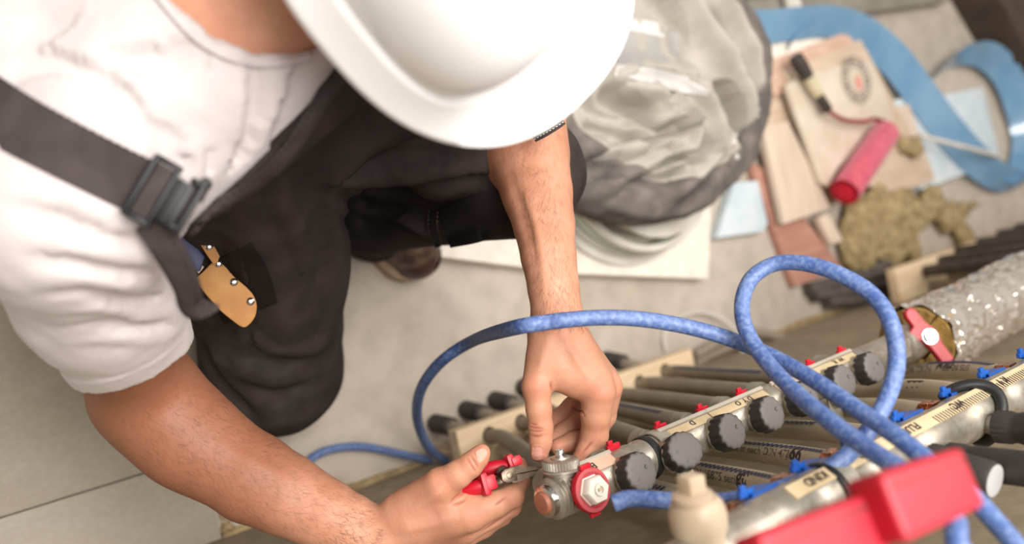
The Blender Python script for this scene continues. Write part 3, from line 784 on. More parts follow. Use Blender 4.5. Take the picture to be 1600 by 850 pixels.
HC, hC = hose([(760, 735, 0, .018), (715, 727, 0, .012), (670, 719, 0, .009), (620, 708, 0, .009), (575, 699, 0, .009), (535, 699, 0, .009), (500, 708, 0, .009), (472, 730, 0, .009), (440, 765, 0, .009), (414, 808, 0, .009), (411, 832, 0, .009), (432, 842, 0, .009), (480, 832, 0, .009)],
     'blue hose lying in a curve on the floor behind the right forearm', r=.0065)
# grey cables lying behind the board, thin white loop
def cable(ctrl, r, m, label, h=.012):
    path = spline([Ph(c[0], c[1], c[2] if len(c) > 2 else h) for c in ctrl], 10)
    return MB().tube(path, r, 12).build('cable', m, label=label, cat='cable')
cable([(1085, 556, .03), (1120, 535, .03), (1160, 520, .03), (1200, 523, .03), (1250, 537, .03), (1300, 553, .03), (1350, 572, .03), (1430, 590, .03)], .0105, M_pipe2, 'grey pipe along the wall foot, upper of the pair behind the caps')
cable([(1085, 568, .012), (1130, 546, .012), (1170, 535, .012), (1215, 546, .012), (1260, 564, .012), (1310, 590, .03)], .0095, M_pipe2, 'grey pipe along the wall foot, lower of the pair behind the caps')
M_wcable = mat('cable_white', (214, 208, 200), (196, 190, 180), rough=.5, scale=20)
cable([(1040, 548, .006), (1037, 525, .006), (1050, 502, .006), (1085, 489, .012), (1120, 494, .022), (1145, 512, .035), (1160, 545, .04), (1150, 572, .04), (1125, 590, .035)], .004, M_wcable, 'thin whitish cable looped on the floor behind the pine board')
# ------------------------------------------------------------------ the worker
M_skin = mat('skin', (206, 152, 124), (188, 132, 103), rough=0.56, scale=38, detail=6, lo=.3, hi=.7, bump=.3, bscale=300, bdist=.0012,
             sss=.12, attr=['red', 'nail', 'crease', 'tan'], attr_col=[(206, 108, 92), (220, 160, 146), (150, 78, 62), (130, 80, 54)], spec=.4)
M_shirt = mat('tshirt_cotton', (198, 189, 187), (190, 180, 178), rough=.9, scale=30, bump=.18, bscale=160, bdist=.003, sheen=.15)
M_pants = mat('work_trousers', (60, 52, 50), (48, 41, 40), attr='dust', attr_col=(112, 105, 103), rough=.85, scale=25, bump=.2, bscale=500, bdist=.001, spec=.12)
M_pants2 = mat('knee_patch', (42, 36, 35), (34, 29, 28), rough=.85, scale=25, bump=.2, bscale=500, spec=.2)
M_dustp = mat('trousers_dusty', (62, 57, 56), (40, 36, 35), rough=.9, scale=14, bump=.2, bscale=400, spec=.2)
M_dustp2 = mat('thigh_panel', (44, 38, 36), (36, 31, 30), rough=.9, scale=25, bump=.2, bscale=500, spec=.1)
M_strap = mat('strap_webbing', (70, 62, 61), (58, 51, 50), rough=.85, scale=40, bump=.25, bscale=900, bdist=.0006, spec=.2)
M_hat = mat('hard_hat_white', (252, 251, 250), rough=.25, spec=.5, coat=.3)
M_hair = mat('hair_brown', (70, 48, 34), (50, 34, 24), rough=.6, scale=60)
M_armhair = mat('arm_hair', (84, 56, 38), rough=.6)
M_shoe = mat('shoe_leather', (92, 66, 54), (58, 42, 36), rough=.5, scale=22, detail=6, bump=.2, speck=(150, 128, 108), speck_scale=60, speck_amt=.4)
M_sole = mat('shoe_sole', (176, 150, 122), (150, 126, 100), rough=.8, scale=40)
M_lace = mat('shoe_lace', (170, 146, 112), rough=.8)
M_leather = mat('tan_leather', (196, 142, 76), (172, 116, 54), rough=.6, scale=24, detail=6, bump=.2, bscale=260)
M_steel = mat('tool_steel', (120, 106, 92), (84, 72, 60), rough=.38, metal=.85, scale=60, bump=.1)
M_navy = mat('navy_handle', (34, 48, 96), (26, 38, 80), rough=.5, scale=30)
M_eye = mat('eye', (230, 226, 220), rough=.2)

def shifted(prims, d):       # the same shape, d thicker
    out = []
    for q in prims:
        if isinstance(q, Cone): out.append(Cone(q.a, q.b, q.ra+d, q.rb+d, q.k, q.flat))
        else: out.append(Ell(q.c, q.r+d, q.A, q.k))
    return out
P3 = lambda x, y, z: Pz(x, y, z)
rp = lambda px, z: px*z/FPX          # radius in pixels at a distance
# joints
shR = Pz(88, 328, .70); elR = Pz(232, 618, .962); wrR = Pz(583, 836, .948)
shL = np.array([.50, .22, .76]); elL = Pz(822, 165, 1.09); wrL = Pz(871, 508, .975)
hipR = Ph(395, 215, .40); hipL = np.array([.53, .31, .37]); knR = Ph(428, 572, .105); knL = Pz(822, 268, 1.125)
toeL = Ph(654, 428, .0); hd = unit((Ph(656, 430, 0)-Ph(586, 345, 0))); heelL = toeL-hd*.285
anR = np.array([knR[0]+.03, knR[1]+.40, .07]); anL = Ph(588, 340, .12)
pel = (hipR+hipL)/2+np.array([0, 0, .03]); belly = np.array([.374, .256, .50]); chest = np.array([.311, .213, .615]); nb = np.array([.302, .215, .735])
hc_ = np.array([.371, .189, .937])          # hat brim centre
_yaw, _pit, _rol = .675, -.164, -.264
hf = np.array([math.sin(_yaw)*math.cos(_pit), -math.cos(_yaw)*math.cos(_pit), math.sin(_pit)])
_s = unit(np.cross(hf, [0, 0, 1.])); _u = np.cross(_s, hf)
hs = _s*math.cos(_rol)+_u*math.sin(_rol); hu = np.cross(hs, hf)     # hat: front, right side, up
head = hc_-hu*.035-hf*.012
torso = [Cone(pel, belly, .110, .105, .06), Cone(belly, chest, .105, .094, .06), Ell(chest+(nb-chest)*.35, [.135, .074, .09], [unit(shL-shR), unit(np.cross(unit(nb-chest), unit(shL-shR))), unit(np.cross(unit(shL-shR), np.cross(unit(nb-chest), unit(shL-shR))))], .08),
         Cone(shR+(nb-shR)*.08, shR+(shL-shR)*.5+np.array([-.02, .045, .0]), .062, .064, .05), Cone(shL, shR+(shL-shR)*.5+np.array([-.02, .045, .0]), .062, .064, .05), Cone(Pz(36, 185, .76), Pz(190, -70, .79), .088, .095, .05),
         Cone(nb-np.array([0, 0, .03]), head-hu*.07-hf*.03, .066, .056, .03)]
armRu = [Cone(shR, shR+(elR-shR)*.5, .056, .0475, .02), Cone(shR+(elR-shR)*.5, elR+np.array([0, 0, -.008]), .0475, .0390, .008)]
fR = [((228, 620), 73, .960), ((262, 655), 68, .958), ((300, 688), 69, .957), ((345, 716), 70, .956), ((395, 747), 70, .955), ((445, 772), 63, .953), ((505, 803), 55, .951), ((548, 822), 48.5, .950), ((583, 838), 43, .948)]
foreR = [Cone(Pz(*fR[i][0], fR[i][2]), Pz(*fR[i+1][0], fR[i+1][2]), rp(fR[i][1], fR[i][2]), rp(fR[i+1][1], fR[i+1][2]), .045 if i == 0 else .025 if i < 3 else .003) for i in range(len(fR)-1)]
armLu = [Cone(shL, elL, .062, .047, .03)]
fL = [((818, 190), 66, 1.085), ((824, 240), 65, 1.065), ((839, 300), 55.5, 1.04), ((850, 350), 48, 1.02), ((857, 400), 43, 1.0), ((865, 450), 40, .985), ((870, 490), 39.5, .977), ((871, 512), 41, .973)]
foreL = [Cone(Pz(*fL[i][0], fL[i][2]), Pz(*fL[i+1][0], fL[i+1][2]), rp(fL[i][1], fL[i][2]), rp(fL[i+1][1], fL[i+1][2]), .003) for i in range(len(fL)-1)]
def chain(pts, k0, k=.004):
    """pts: (px, py, z, radius in pixels)"""
    q = [(Pz(x, y, z), rp(r, z)) for x, y, z, r in pts]
    return [Cone(q[i][0], q[i+1][0], q[i][1], q[i+1][1], k0 if i == 0 else k) for i in range(len(q)-1)]
def nail_of(tip, prev): return tip
# left hand, held over the vent: back of the hand and thumb to the camera
LH = {}
LH['thumb'] = [(838, 606, .955, 22), (842, 640, .955, 19.5), (845, 668, .956, 18.5), (845, 690, .955, 17), (843, 707, .954, 14.5)]
LH['index'] = [(936, 612, .957, 27), (931, 648, .966, 23), (929, 680, .974, 21), (919, 703, .974, 17.5), (908, 717, .972, 14.5)]
LH['middle'] = [(950, 606, .982, 23), (944, 650, 1.0, 18), (928, 684, 1.010, 16.5), (896, 690, 1.008, 15), (872, 698, 1.003, 12.5)]
LH['ring'] = [(946, 596, 1.004, 21), (930, 632, 1.025, 17), (908, 656, 1.034, 16), (880, 676, 1.028, 14.5), (858, 692, 1.018, 12)]
LH['little'] = [(930, 586, 1.022, 19), (912, 614, 1.044, 15), (892, 636, 1.052, 14), (872, 652, 1.046, 12.5), (854, 668, 1.036, 10.5)]
palmL = [Cone(Pz(871, 512, .973), Pz(925, 596, .966), rp(38, .97), rp(32, .966), .010), Cone(Pz(872, 520, .975), Pz(940, 596, .985), rp(36, .97), rp(27, .985), .010),
         Cone(Pz(874, 520, .982), Pz(940, 588, 1.004), rp(34, .98), rp(24, 1.0), .010), Cone(Pz(872, 520, .988), Pz(926, 580, 1.02), rp(30, .98), rp(20, 1.02), .010),
         Cone(Pz(855, 525, .970), Pz(839, 600, .957), rp(28, .97), rp(22.5, .957), .010), Cone(Pz(845, 585, .962), Pz(915, 600, .972), rp(18, .96), rp(19, .97), .010),
         Cone(Pz(862, 560, .965), Pz(900, 590, .963), rp(34, .96), rp(30, .96), .010)]
handL = palmL+sum([chain(LH[k], .006, .004) for k in ('little', 'ring', 'middle', 'thumb', 'index')], [])
# right hand, closed round the pliers
RH = {}
RH['thumb'] = [(690, 756, .922, 25), (716, 741, .917, 21), (735, 727, .916, 19), (747, 715, .916, 16), (753, 707, .917, 13)]
RH['index'] = [(742, 800, .930, 27), (776, 787, .935, 20.5), (800, 776, .944, 18.5), (812, 752, .966, 15), (811, 726, .984, 12.5)]
RH['middle'] = [(728, 822, .950, 26), (768, 806, .953, 19), (797, 790, .962, 17.5), (806, 764, .990, 15), (794, 742, 1.004, 12.5)]
RH['ring'] = [(716, 838, .972, 24), (754, 822, .975, 18), (783, 804, .984, 16.5), (790, 780, 1.012, 14), (776, 760, 1.022, 12)]
RH['little'] = [(700, 848, .992, 21), (734, 834, .998, 15.5), (758, 816, 1.008, 14), (764, 796, 1.026, 12), (752, 782, 1.034, 10)]
palmR = [Cone(Pz(583, 838, .948), Pz(728, 802, .932), rp(42, .948), rp(31, .932), .010), Cone(Pz(585, 842, .952), Pz(714, 824, .950), rp(42, .95), rp(29, .95), .010),
         Cone(Pz(585, 848, .960), Pz(702, 838, .972), rp(40, .96), rp(26, .97), .010), Cone(Pz(586, 850, .966), Pz(690, 848, .99), rp(36, .966), rp(23, .99), .010),
         Cone(Pz(628, 800, .940), Pz(686, 760, .925), rp(33, .94), rp(27, .925), .010), Cone(Pz(690, 768, .930), Pz(722, 790, .935), rp(23, .93), rp(22, .935), .010),
         Cone(Pz(650, 808, .940), Pz(690, 790, .934), rp(40, .94), rp(32, .93), .010)]
handR = palmR+sum([chain(RH[k], .006, .004) for k in ('little', 'ring', 'middle', 'index', 'thumb')], [])
# head with a face
hx_, hy_, hz_ = hs, hf, hu
HP = lambda r, f, u: head+hs*r+hf*f+hu*u
faceA = [hs, hf, hu]
headp = [Ell(HP(0, -.012, .012), [.074, .094, .088], faceA, .03), Ell(HP(0, .022, -.052), [.058, .062, .062], faceA, .03), Ell(HP(0, .040, -.092), [.036, .036, .030], faceA, .03),
         Cone(HP(0, .082, -.022), HP(0, .104, -.052), .007, .012, .01), Ell(HP(.013, .095, -.055), [.008, .009, .007], faceA, .006), Ell(HP(-.013, .095, -.055), [.008, .009, .007], faceA, .006),
         Cone(HP(-.018, .078, -.080), HP(.018, .078, -.080), .006, .006, .006), Cone(HP(-.015, .076, -.088), HP(.015, .076, -.088), .006, .006, .005),
         Cone(HP(-.032, .074, -.010), HP(.032, .074, -.010), .010, .010, .02)]
for sg in (1, -1):
    headp += [Ell(HP(.072*sg, -.008, -.025), [.009, .018, .031], faceA, .006), Ell(HP(.036*sg, .060, -.045), [.022, .02, .02], faceA, .02)]
legs = [Cone(hipR, knR, .085, .06, .03), Cone(knR+np.array([0, .01, -.01]), anR, .055, .04, .02), Cone(hipL, knL, .08, .055, .03), Cone(knL+np.array([0, 0, -.02]), anL, .052, .038, .02),
        Cone(anL, toeL-hd*.20+np.array([0, 0, .055]), .034, .028, .03), Cone(toeL-hd*.20+np.array([0, 0, .055]), toeL-hd*.08+np.array([0, 0, .045]), .028, .024, .02), Cone(anR, anR+np.array([.0, .09, -.02]), .038, .03, .03)]
skin_prims = torso+armRu+foreR+armLu+foreL+palmL+palmR+headp+legs+handL[len(palmL):]+handR[len(palmR):]
eyes_c = [HP(.031*sg, .068, -.026) for sg in (1, -1)]
_u_skin = union_of(skin_prims)
def skin_sdf(p):
    d = _u_skin(p)
    c = p.mean(0)
    if np.linalg.norm(c-head) < .35:
        for e in eyes_c: d = smax(d, -(np.sqrt(((p-e)**2).sum(1))-.0125), .006)
    return d
allp = np.array([q.c for q in skin_prims]); allR = np.array([q.R for q in skin_prims])[:, None]
vp, qd = surface(skin_sdf, (allp-allR).min(0)-.02, (allp+allR).max(0)+.02, .0026)
# finer mesh on the hands, for nails and creases
_m = bpy.data.meshes.new('hands'); _m.from_pydata(vp.tolist(), [], qd.tolist()); _b = bmesh.new(); _b.from_mesh(_m)
_hc = [Pz(900, 640, .98), Pz(735, 770, .94)]
_es = {e for f_ in _b.faces if min((V(c)-f_.calc_center_median()).length for c in _hc) < .072 for e in f_.edges}
bmesh.ops.subdivide_edges(_b, edges=list(_es), cuts=2, use_grid_fill=True)
_b.verts.index_update()
vp = np.array([tuple(v.co) for v in _b.verts]); qd = [[v.index for v in f_.verts] for f_ in _b.faces]; _b.free(); bpy.data.meshes.remove(_m)
_near = np.where(np.min([((vp-c)**2).sum(1) for c in _hc], 0) < .08**2)[0]; _near = _near[np.argsort(vp[_near, 2])]
for i0 in range(0, len(_near), 3000):
    ix = _near[i0:i0+3000]; p = vp[ix]; d = skin_sdf(p); e = .0012
    g_ = np.stack([skin_sdf(p+np.eye(3)[t]*e)-d for t in range(3)], 1)/e
    vp[ix] = p-g_*(np.clip(d, -.002, .002)/np.maximum((g_*g_).sum(1), .2))[:, None]
person = mk('person', vp, qd, M_skin, label='person kneeling in white T-shirt, dark overalls and white hard hat, holding pliers', cat='person', sharp=180)
# skin colour: red knuckles, creases, pale nails, sun-browned forearm skin
def blob(p, c, r): return np.exp(-((p-c)**2).sum(1)/(r*r))
red = np.zeros(len(vp)); nail = np.zeros(len(vp)); crease = np.zeros(len(vp)); tan = np.zeros(len(vp))
for Hd in (LH, RH):
    for k, pts in Hd.items():
        q = [Pz(x, y, z) for x, y, z, r in pts]
        for i, (w, r) in ((0, (.34, .011)), (2, (.18, .010)), (4, (.30, .010))):
            off = -ray(*pts[i][:2])*rp(pts[i][3], pts[i][2])
            red = np.maximum(red, w*blob(vp, q[i]+unit(off)*rp(pts[i][3], 1)*.8, r))
bv = None
def hit(tree, px, py):
    r = V(ray(px, py)).normalized(); h = tree.ray_cast(V(CAM), r)
    return (np.array(h[0]), np.array(h[1])) if h[0] is not None else (None, None)
def tree_of(v, q): return BVHTree.FromPolygons([tuple(x) for x in v], [tuple(int(i) for i in f) for f in q])
skin_tree = tree_of(vp, qd)
def line_on(tree, pts, n=4):
    out = []
    for a in spline(pts, n+1):
        h, _ = hit(tree, *a)
        if h is not None: out.append(h)
    return out
# finger creases and wrinkles seen in the photograph: shallow real grooves
grooves = [([(827, 667), (838, 669), (850, 670)], .0011, -.0007), ([(828, 673), (840, 674), (851, 673)], .0010, -.0006), ([(828, 680), (838, 682), (848, 681)], .0011, -.0006), ([(829, 662), (840, 664)], .0010, -.0005),
           ([(864, 630), (872, 624), (879, 617)], .0016, -.0014), ([(893, 636), (900, 640), (908, 642), (913, 650)], .0014, -.0010), ([(866, 622), (862, 606), (860, 596)], .002, -.0008),
           ([(926, 690), (918, 698), (908, 708)], .0014, -.0008),
           ([(704, 788), (712, 778), (722, 770), (728, 764)], .0018, -.0014), ([(706, 790), (718, 786), (728, 778)], .0014, -.0008), ([(735, 712), (742, 722), (748, 732)], .001, -.0006), ([(729, 716), (737, 728), (744, 738)], .001, -.0006), ([(741, 708), (749, 718)], .001, -.0005),
           ([(752, 832), (770, 820), (790, 806), (806, 794)], .0018, -.0012), ([(772, 790), (782, 783), (792, 776)], .0012, -.0006)]
# tendons and veins
ridges = [([(880, 525), (900, 560), (925, 595)], .005, .0012), ([(860, 520), (848, 560), (840, 590)], .005, .0010), ([(820, 300), (838, 350), (848, 410), (850, 460)], .005, .0012), ([(795, 265), (815, 330), (835, 400)], .006, -.0012),
          ([(640, 800), (670, 780), (692, 764)], .006, .0012), ([(620, 830), (670, 822), (720, 806)], .005, .0010), ([(470, 770), (520, 795), (570, 812)], .006, -.001), ([(330, 690), (400, 725), (470, 760)], .007, .001)]
# nails: outline in pixels, sunk edge
nails = [[(833, 698), (846, 699), (848, 706), (846, 716), (838, 718), (832, 714)], [(744, 707), (754, 701), (761, 707), (757, 716), (750, 722), (746, 716)]]
pxs = None
me_ = person.data
nrm = np.zeros(len(vp)*3); me_.vertices.foreach_get('normal', nrm); nrm = nrm.reshape(-1, 3)
sel = np.where(((vp[:, 2] > .40) & (vp[:, 2] < .80)))[0]
ff = fold_field([(line_on(skin_tree, c), w, a*1.5) for c, w, a in grooves+ridges])
dsp = np.zeros(len(vp)); dsp[sel] = ff(vp[sel])
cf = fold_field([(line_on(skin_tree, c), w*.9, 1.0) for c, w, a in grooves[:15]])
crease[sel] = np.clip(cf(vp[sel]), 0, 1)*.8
q = (vp-CAM)@ROT; sx = PCX+FPX*q[:, 0]/q[:, 2]; sy = PCY+FPX*q[:, 1]/q[:, 2]
facing = ((CAM-vp)*nrm).sum(1) > 0
def inside(poly, x, y):
    c = np.zeros(len(x), bool); n = len(poly)
    for i in range(n):
        x0, y0 = poly[i]; x1, y1 = poly[(i+1) % n]
        m = ((y0 > y) != (y1 > y)) & (x < (x1-x0)*(y-y0)/((y1-y0) or 1e-9)+x0); c ^= m
    return c
near = np.zeros(len(vp), bool)
for k, (poly, tipk) in enumerate(zip(nails, (LH['thumb'][4], RH['thumb'][4]))):
    tp = Pz(*tipk[:3]); nearby = ((vp-tp)**2).sum(1) < .03**2
    m = inside(spline(poly+[poly[0]], 3), sx, sy) & nearby & facing
    nail[m] = .75; red[m] = 0; crease[m] = 0
    cen = np.array(poly).mean(0); big = [tuple(cen+(np.array(p)-cen)*1.22) for p in poly]
    rim = inside(spline(big+[big[0]], 3), sx, sy) & nearby & facing & ~m
    dsp[rim] += .0003; dsp[m] -= .00035
foreL_line = np.array([Pz(*f[0], f[2]) for f in fL]); foreR_line = np.array([Pz(*f[0], f[2]) for f in fR]+[])
for i, (ln, w) in enumerate(((foreL_line, .22), (foreR_line, .85))):
    d = np.full(len(vp), 9.0)
    for a, b in zip(ln[:-1], ln[1:]):
        ba = b-a; t = np.clip((vp-a)@ba/ba.dot(ba), 0, 1); d = np.minimum(d, np.sqrt(((vp-a-t[:, None]*ba)**2).sum(1)))
    tt = np.clip(((vp-(wrL if i == 0 else wrR))**2).sum(1)**.5/.10-.25, 0, 1)
    tan = np.maximum(tan, np.where(d < .1, w*tt, 0)*np.clip((.1-d)/.02, 0, 1))
ua = np.clip(1-np.abs(((vp-shR)@unit(elR-shR))-.2)/.2, 0, 1)*(np.sqrt(((vp-(shR+elR)/2)**2).sum(1)) < .2)
tan = np.maximum(tan, .85*np.clip(ua*6, 0, 1))
vp2 = vp+nrm*dsp[:, None]
off0 = np.zeros(3)
me_.vertices.foreach_set('co', (vp2-np.array(person.location)).ravel())
me_.update()
for nm, arr in (('red', red), ('nail', nail), ('crease', crease), ('tan', tan)): add_attr(person, nm, np.clip(arr, 0, 1))
for e in eyes_c:
    o = MB().lathe(e-hf*.0118, hf, [(.0118-.0118*math.cos(a), .0118*math.sin(a)) for a in np.linspace(0.05, math.pi-.05, 12)], 18).build('eye', M_eye, person)
    MB().lathe(e+hf*.0108, hf, [(0, .0055), (.001, .003)], 14).build('iris', M_hair, o)
# hair at the back and sides under the hat
hv, hq = surface(lambda p: smax(smax(union_of(shifted(headp[:2], .005))(p), ((p-head)@hu)-.026, .004), ((p-head)@hf)-.012, .004), head-.16, head+.16, .006)
mk('hair', hv, hq, M_hair, person, sharp=180)
# arm hair
def arm_hair(line, n, seed, out_to):
    r2 = np.random.default_rng(seed); k = MB(); L = len(line)-1
    for i in range(n):
        s = r2.uniform(0.4, L+out_to); a = int(min(s, L-1)); f = min(s-a, 1.25)
        c = line[a]+(line[a+1]-line[a])*f; ax = unit(line[a+1]-line[a])
        tc = unit(CAM-c); e = unit(tc-ax*tc.dot(ax)); g = np.cross(ax, e)
        th = r2.uniform(-1.75, 1.75); d = e*math.cos(th)+g*math.sin(th)
        h = skin_tree.ray_cast(V(c+d*.075), V(-d))
        if h[0] is None or (np.array(h[0])-c).dot(d) < .008: continue
        p = np.array(h[0]); nn = np.array(h[1]); t = unit(ax*1.0+g*r2.normal(0, .55)+nn*.16); ln = r2.uniform(.006, .014); w = np.cross(nn, t); w = unit(w)*.00005
        bend = g*r2.normal(0, .25)-nn*.10
        q0, q1, q2 = p, p+t*ln*.5, p+(t+bend)*ln
        b0 = len(k.v); k.v += [tuple(q0-w), tuple(q0+w), tuple(q1+w*.8), tuple(q1-w*.8), tuple(q2)]; k.f += [(b0, b0+1, b0+2, b0+3), (b0+3, b0+2, b0+4)]
    return k
kk = arm_hair(foreR_line, 3800, 1, .5); k2 = arm_hair(foreL_line, 3400, 2, .6); kk.add(k2.v, k2.f)
kk.build('arm_hair', M_armhair, person, smooth=False, kind='stuff')

# ------------------------------------------------------------------ clothes
bw = [hit(skin_tree, 300, 335)[0], hit(skin_tree, 505, 150)[0]]
sp_d = unit(chest-belly)
plp = Ph(335, 318, .47)
def cloth(name, fn, lo, hi, h, m, folds=(), noise_amp=0.0, noise_scale=20., parent=person, cell=None):
    v, f = surface(fn, lo, hi, h)
    o = mk(name, v, f, m, parent, sharp=180)
    n = np.zeros(len(v)*3); o.data.vertices.foreach_get('normal', n); n = n.reshape(-1, 3)
    d = np.zeros(len(v))
    if folds:
        tr = tree_of(v, f); ls = [(line_on(tr, c), w, a) for c, w, a in folds]
        d += fold_field([l for l in ls if len(l[0]) > 1])(v)
    if noise_amp: d += np.array([noise.noise(V(p*noise_scale)) for p in v])*noise_amp
    v2 = v+n*d[:, None]
    o.data.vertices.foreach_set('co', (v2-np.array(world_loc(parent))).ravel()); o.data.update()
    return o, v2, f
# T-shirt: torso and right sleeve, open at the neck and the sleeve ends
hemR = Pz(207, 552, .905); axS = unit(elR-shR); _vh = unit(ray(207, 552)); nH = unit(axS-_vh*axS.dot(_vh)*.8)
core_o = union_of(shifted(torso[:6], .013)+[Cone(shR+np.array([.03, .05, -.04]), belly+np.array([-.05, -.02, .02]), .062, .070, .05)])
torso_o = union_of(shifted(torso[:6], .013)+[Cone(shR+np.array([.03, .05, -.04]), belly+np.array([-.05, -.02, .02]), .062, .070, .05), Cone(shR, shR+(hemR-shR)*.5, .067, .064, .03), Cone(shR+(hemR-shR)*.5, hemR+axS*.03, .064, .0535, .02),
                   Cone(shL, shL+(elL-shL)*.62, .070, .060, .03)])
torso_i = union_of(shifted(armRu, .0015))
_bx = np.array([shR, shL, belly, nb, pel]); core_tree = tree_of(*surface(core_o, _bx.min(0)-.15, _bx.max(0)+.15, .009))
def edge_hit(tree, px, py, qx, qy):
    for t in np.linspace(0, 1, 30):
        h, _ = hit(tree, px+(qx-px)*t, py+(qy-py)*t)
        if h is not None: return h
wp = [edge_hit(core_tree, 318, 330, 270, 270), edge_hit(core_tree, 528, 112, 470, 60)]
wc = (wp[0]+wp[1])/2; wl_ = unit(wp[1]-wp[0]); tov = unit(CAM-wc); tov = unit(tov-wl_*tov.dot(wl_))
wm = np.cross(wl_, tov)
if pj(wc+wm*.01)[0] > pj(wc)[0]: wm = -wm
wn = unit(wm+tov*.8)
wl2 = dir_px(wp[0], -1.0, .30, tov)
_armL = Cone(shL, elL, 0, 0)
hemL = shL+(elL-shL)*.58; axL = unit(elL-shL)
neckc = Pz(372, -48, .69); neckd = unit(np.array([.15, -.2, .95]))
def shirt_sdf(p):
    d = torso_o(p); hz = (p-hemR)@nH
    if np.linalg.norm(p.mean(0)-hemR) < .22: d = np.where((hz > -.07) & (((p-hemR)**2).sum(1) < .15**2), smin(d, skin_sdf(p)-.0065, .004), d)
    d = d-.0016*np.clip((hz+.022)/.002, 0, 1)*np.clip((.03-hz)/.01, 0, 1)*(((p-hemR)**2).sum(1) < .11**2)
    if np.linalg.norm(p.mean(0)-shL) < .34: d = np.where((((p-shL)**2).sum(1) < .30**2) & ((p-shL)@axL > -.03), smin(d, skin_sdf(p)-.0075, .004), d)
    d = np.maximum(d, np.where((((p-hemR)**2).sum(1) < .17**2), hz, np.where((p-hemR)@axS > .1, .02, -1)))
    d = np.maximum(d, np.where(((p-shL)@axL > .08), (p-hemL)@axL, -1))
    # hollow sleeve mouth
    inner = smax(torso_i(p) if np.linalg.norm(p.mean(0)-hemR) > .22 else np.minimum(torso_i(p), skin_sdf(p)-.0015), -(hz+.045), .004)
    d = smax(d, -inner, .003)
    q = p-neckc; t = q@neckd; r = np.sqrt(np.maximum((q*q).sum(1)-t*t, 0))
    d = smax(d, -np.maximum(r-.064, -t-.06), .006)
    d = np.maximum(d, -((p-pel)@sp_d)-.02)
    d = d+.016*np.clip(-((p-wc)@wn)/.02-.3, 0, 1)*np.clip(-((p-wp[0])@wl2)/.02, 0, 1)*np.clip((_armL(p)-.085)/.03, 0, 1)
    return d
S = 1.0
shirt_folds = [([(60, 55), (130, 75), (210, 70), (290, 55)], 0.0189, 0.0048), ([(140, 70), (190, 90), (260, 95), (330, 75)], 0.0135, -0.0056), ([(10, 20), (80, 50), (130, 60)], 0.0162, -0.0032), ([(20, 115), (80, 100), (120, 110), (160, 140)], 0.0135, -0.0048), ([(40, 130), (100, 128), (150, 145)], 0.0135, 0.0040),
               ([(90, 110), (150, 118), (190, 150), (220, 190), (238, 225)], 0.0135, -0.0048), ([(150, 80), (180, 110), (230, 160), (255, 220)], 0.0162, 0.0040), ([(250, 190), (255, 230), (240, 262)], 0.0108, -0.0048), ([(330, 85), (370, 120), (380, 180), (360, 240), (335, 290)], 0.0189, 0.0040), ([(385, 90), (400, 150), (385, 220), (350, 285)], 0.0135, -0.0048),
               ([(440, 85), (435, 130), (420, 180), (385, 250), (345, 300)], 0.0175, 0.0048), ([(470, 90), (460, 140), (430, 195), (395, 255)], 0.0135, -0.0048), ([(290, 180), (300, 230), (310, 270), (305, 295)], 0.0121, 0.0040), ([(280, 210), (282, 245), (290, 275)], 0.0095, -0.0040), ([(320, 230), (318, 262), (312, 290)], 0.0095, -0.0032), ([(210, 150), (250, 175), (290, 185), (350, 170)], 0.0162, 0.0024),
               # sleeve
               ([(40, 300), (110, 310), (180, 340), (240, 350)], .012, .005), ([(20, 330), (90, 345), (160, 372), (220, 378)], .009, -.005), ([(60, 380), (130, 385), (200, 400), (262, 402)], .009, .005), ([(50, 405), (120, 412), (190, 425), (265, 420)], .007, -.0045), ([(70, 440), (140, 432), (200, 445), (270, 440)], .008, .0045),
               ([(60, 465), (130, 458), (200, 470), (278, 455)], .006, -.004), ([(90, 490), (160, 480), (220, 492), (282, 478)], .008, .004), ([(80, 515), (160, 505), (220, 512), (285, 500)], .006, -.0035), ([(110, 535), (170, 528), (240, 530), (288, 515)], .008, .003), ([(150, 425), (170, 455), (185, 500), (190, 540)], .007, -.003), ([(220, 380), (240, 420), (262, 470), (275, 510)], .008, .004), ([(110, 330), (120, 380), (125, 430)], .012, -.003)]
lo = np.minimum(np.minimum(shR, hemR), pel)-.16; hi = np.maximum(np.maximum(shL, hemL), nb)+.16
tsh, tv_, tf_ = cloth('tshirt', shirt_sdf, lo, hi, .0042, M_shirt, shirt_folds, .0012, 45)
tsh['label'] = 'white cotton T-shirt'
shirt_tree = tree_of(tv_, tf_)

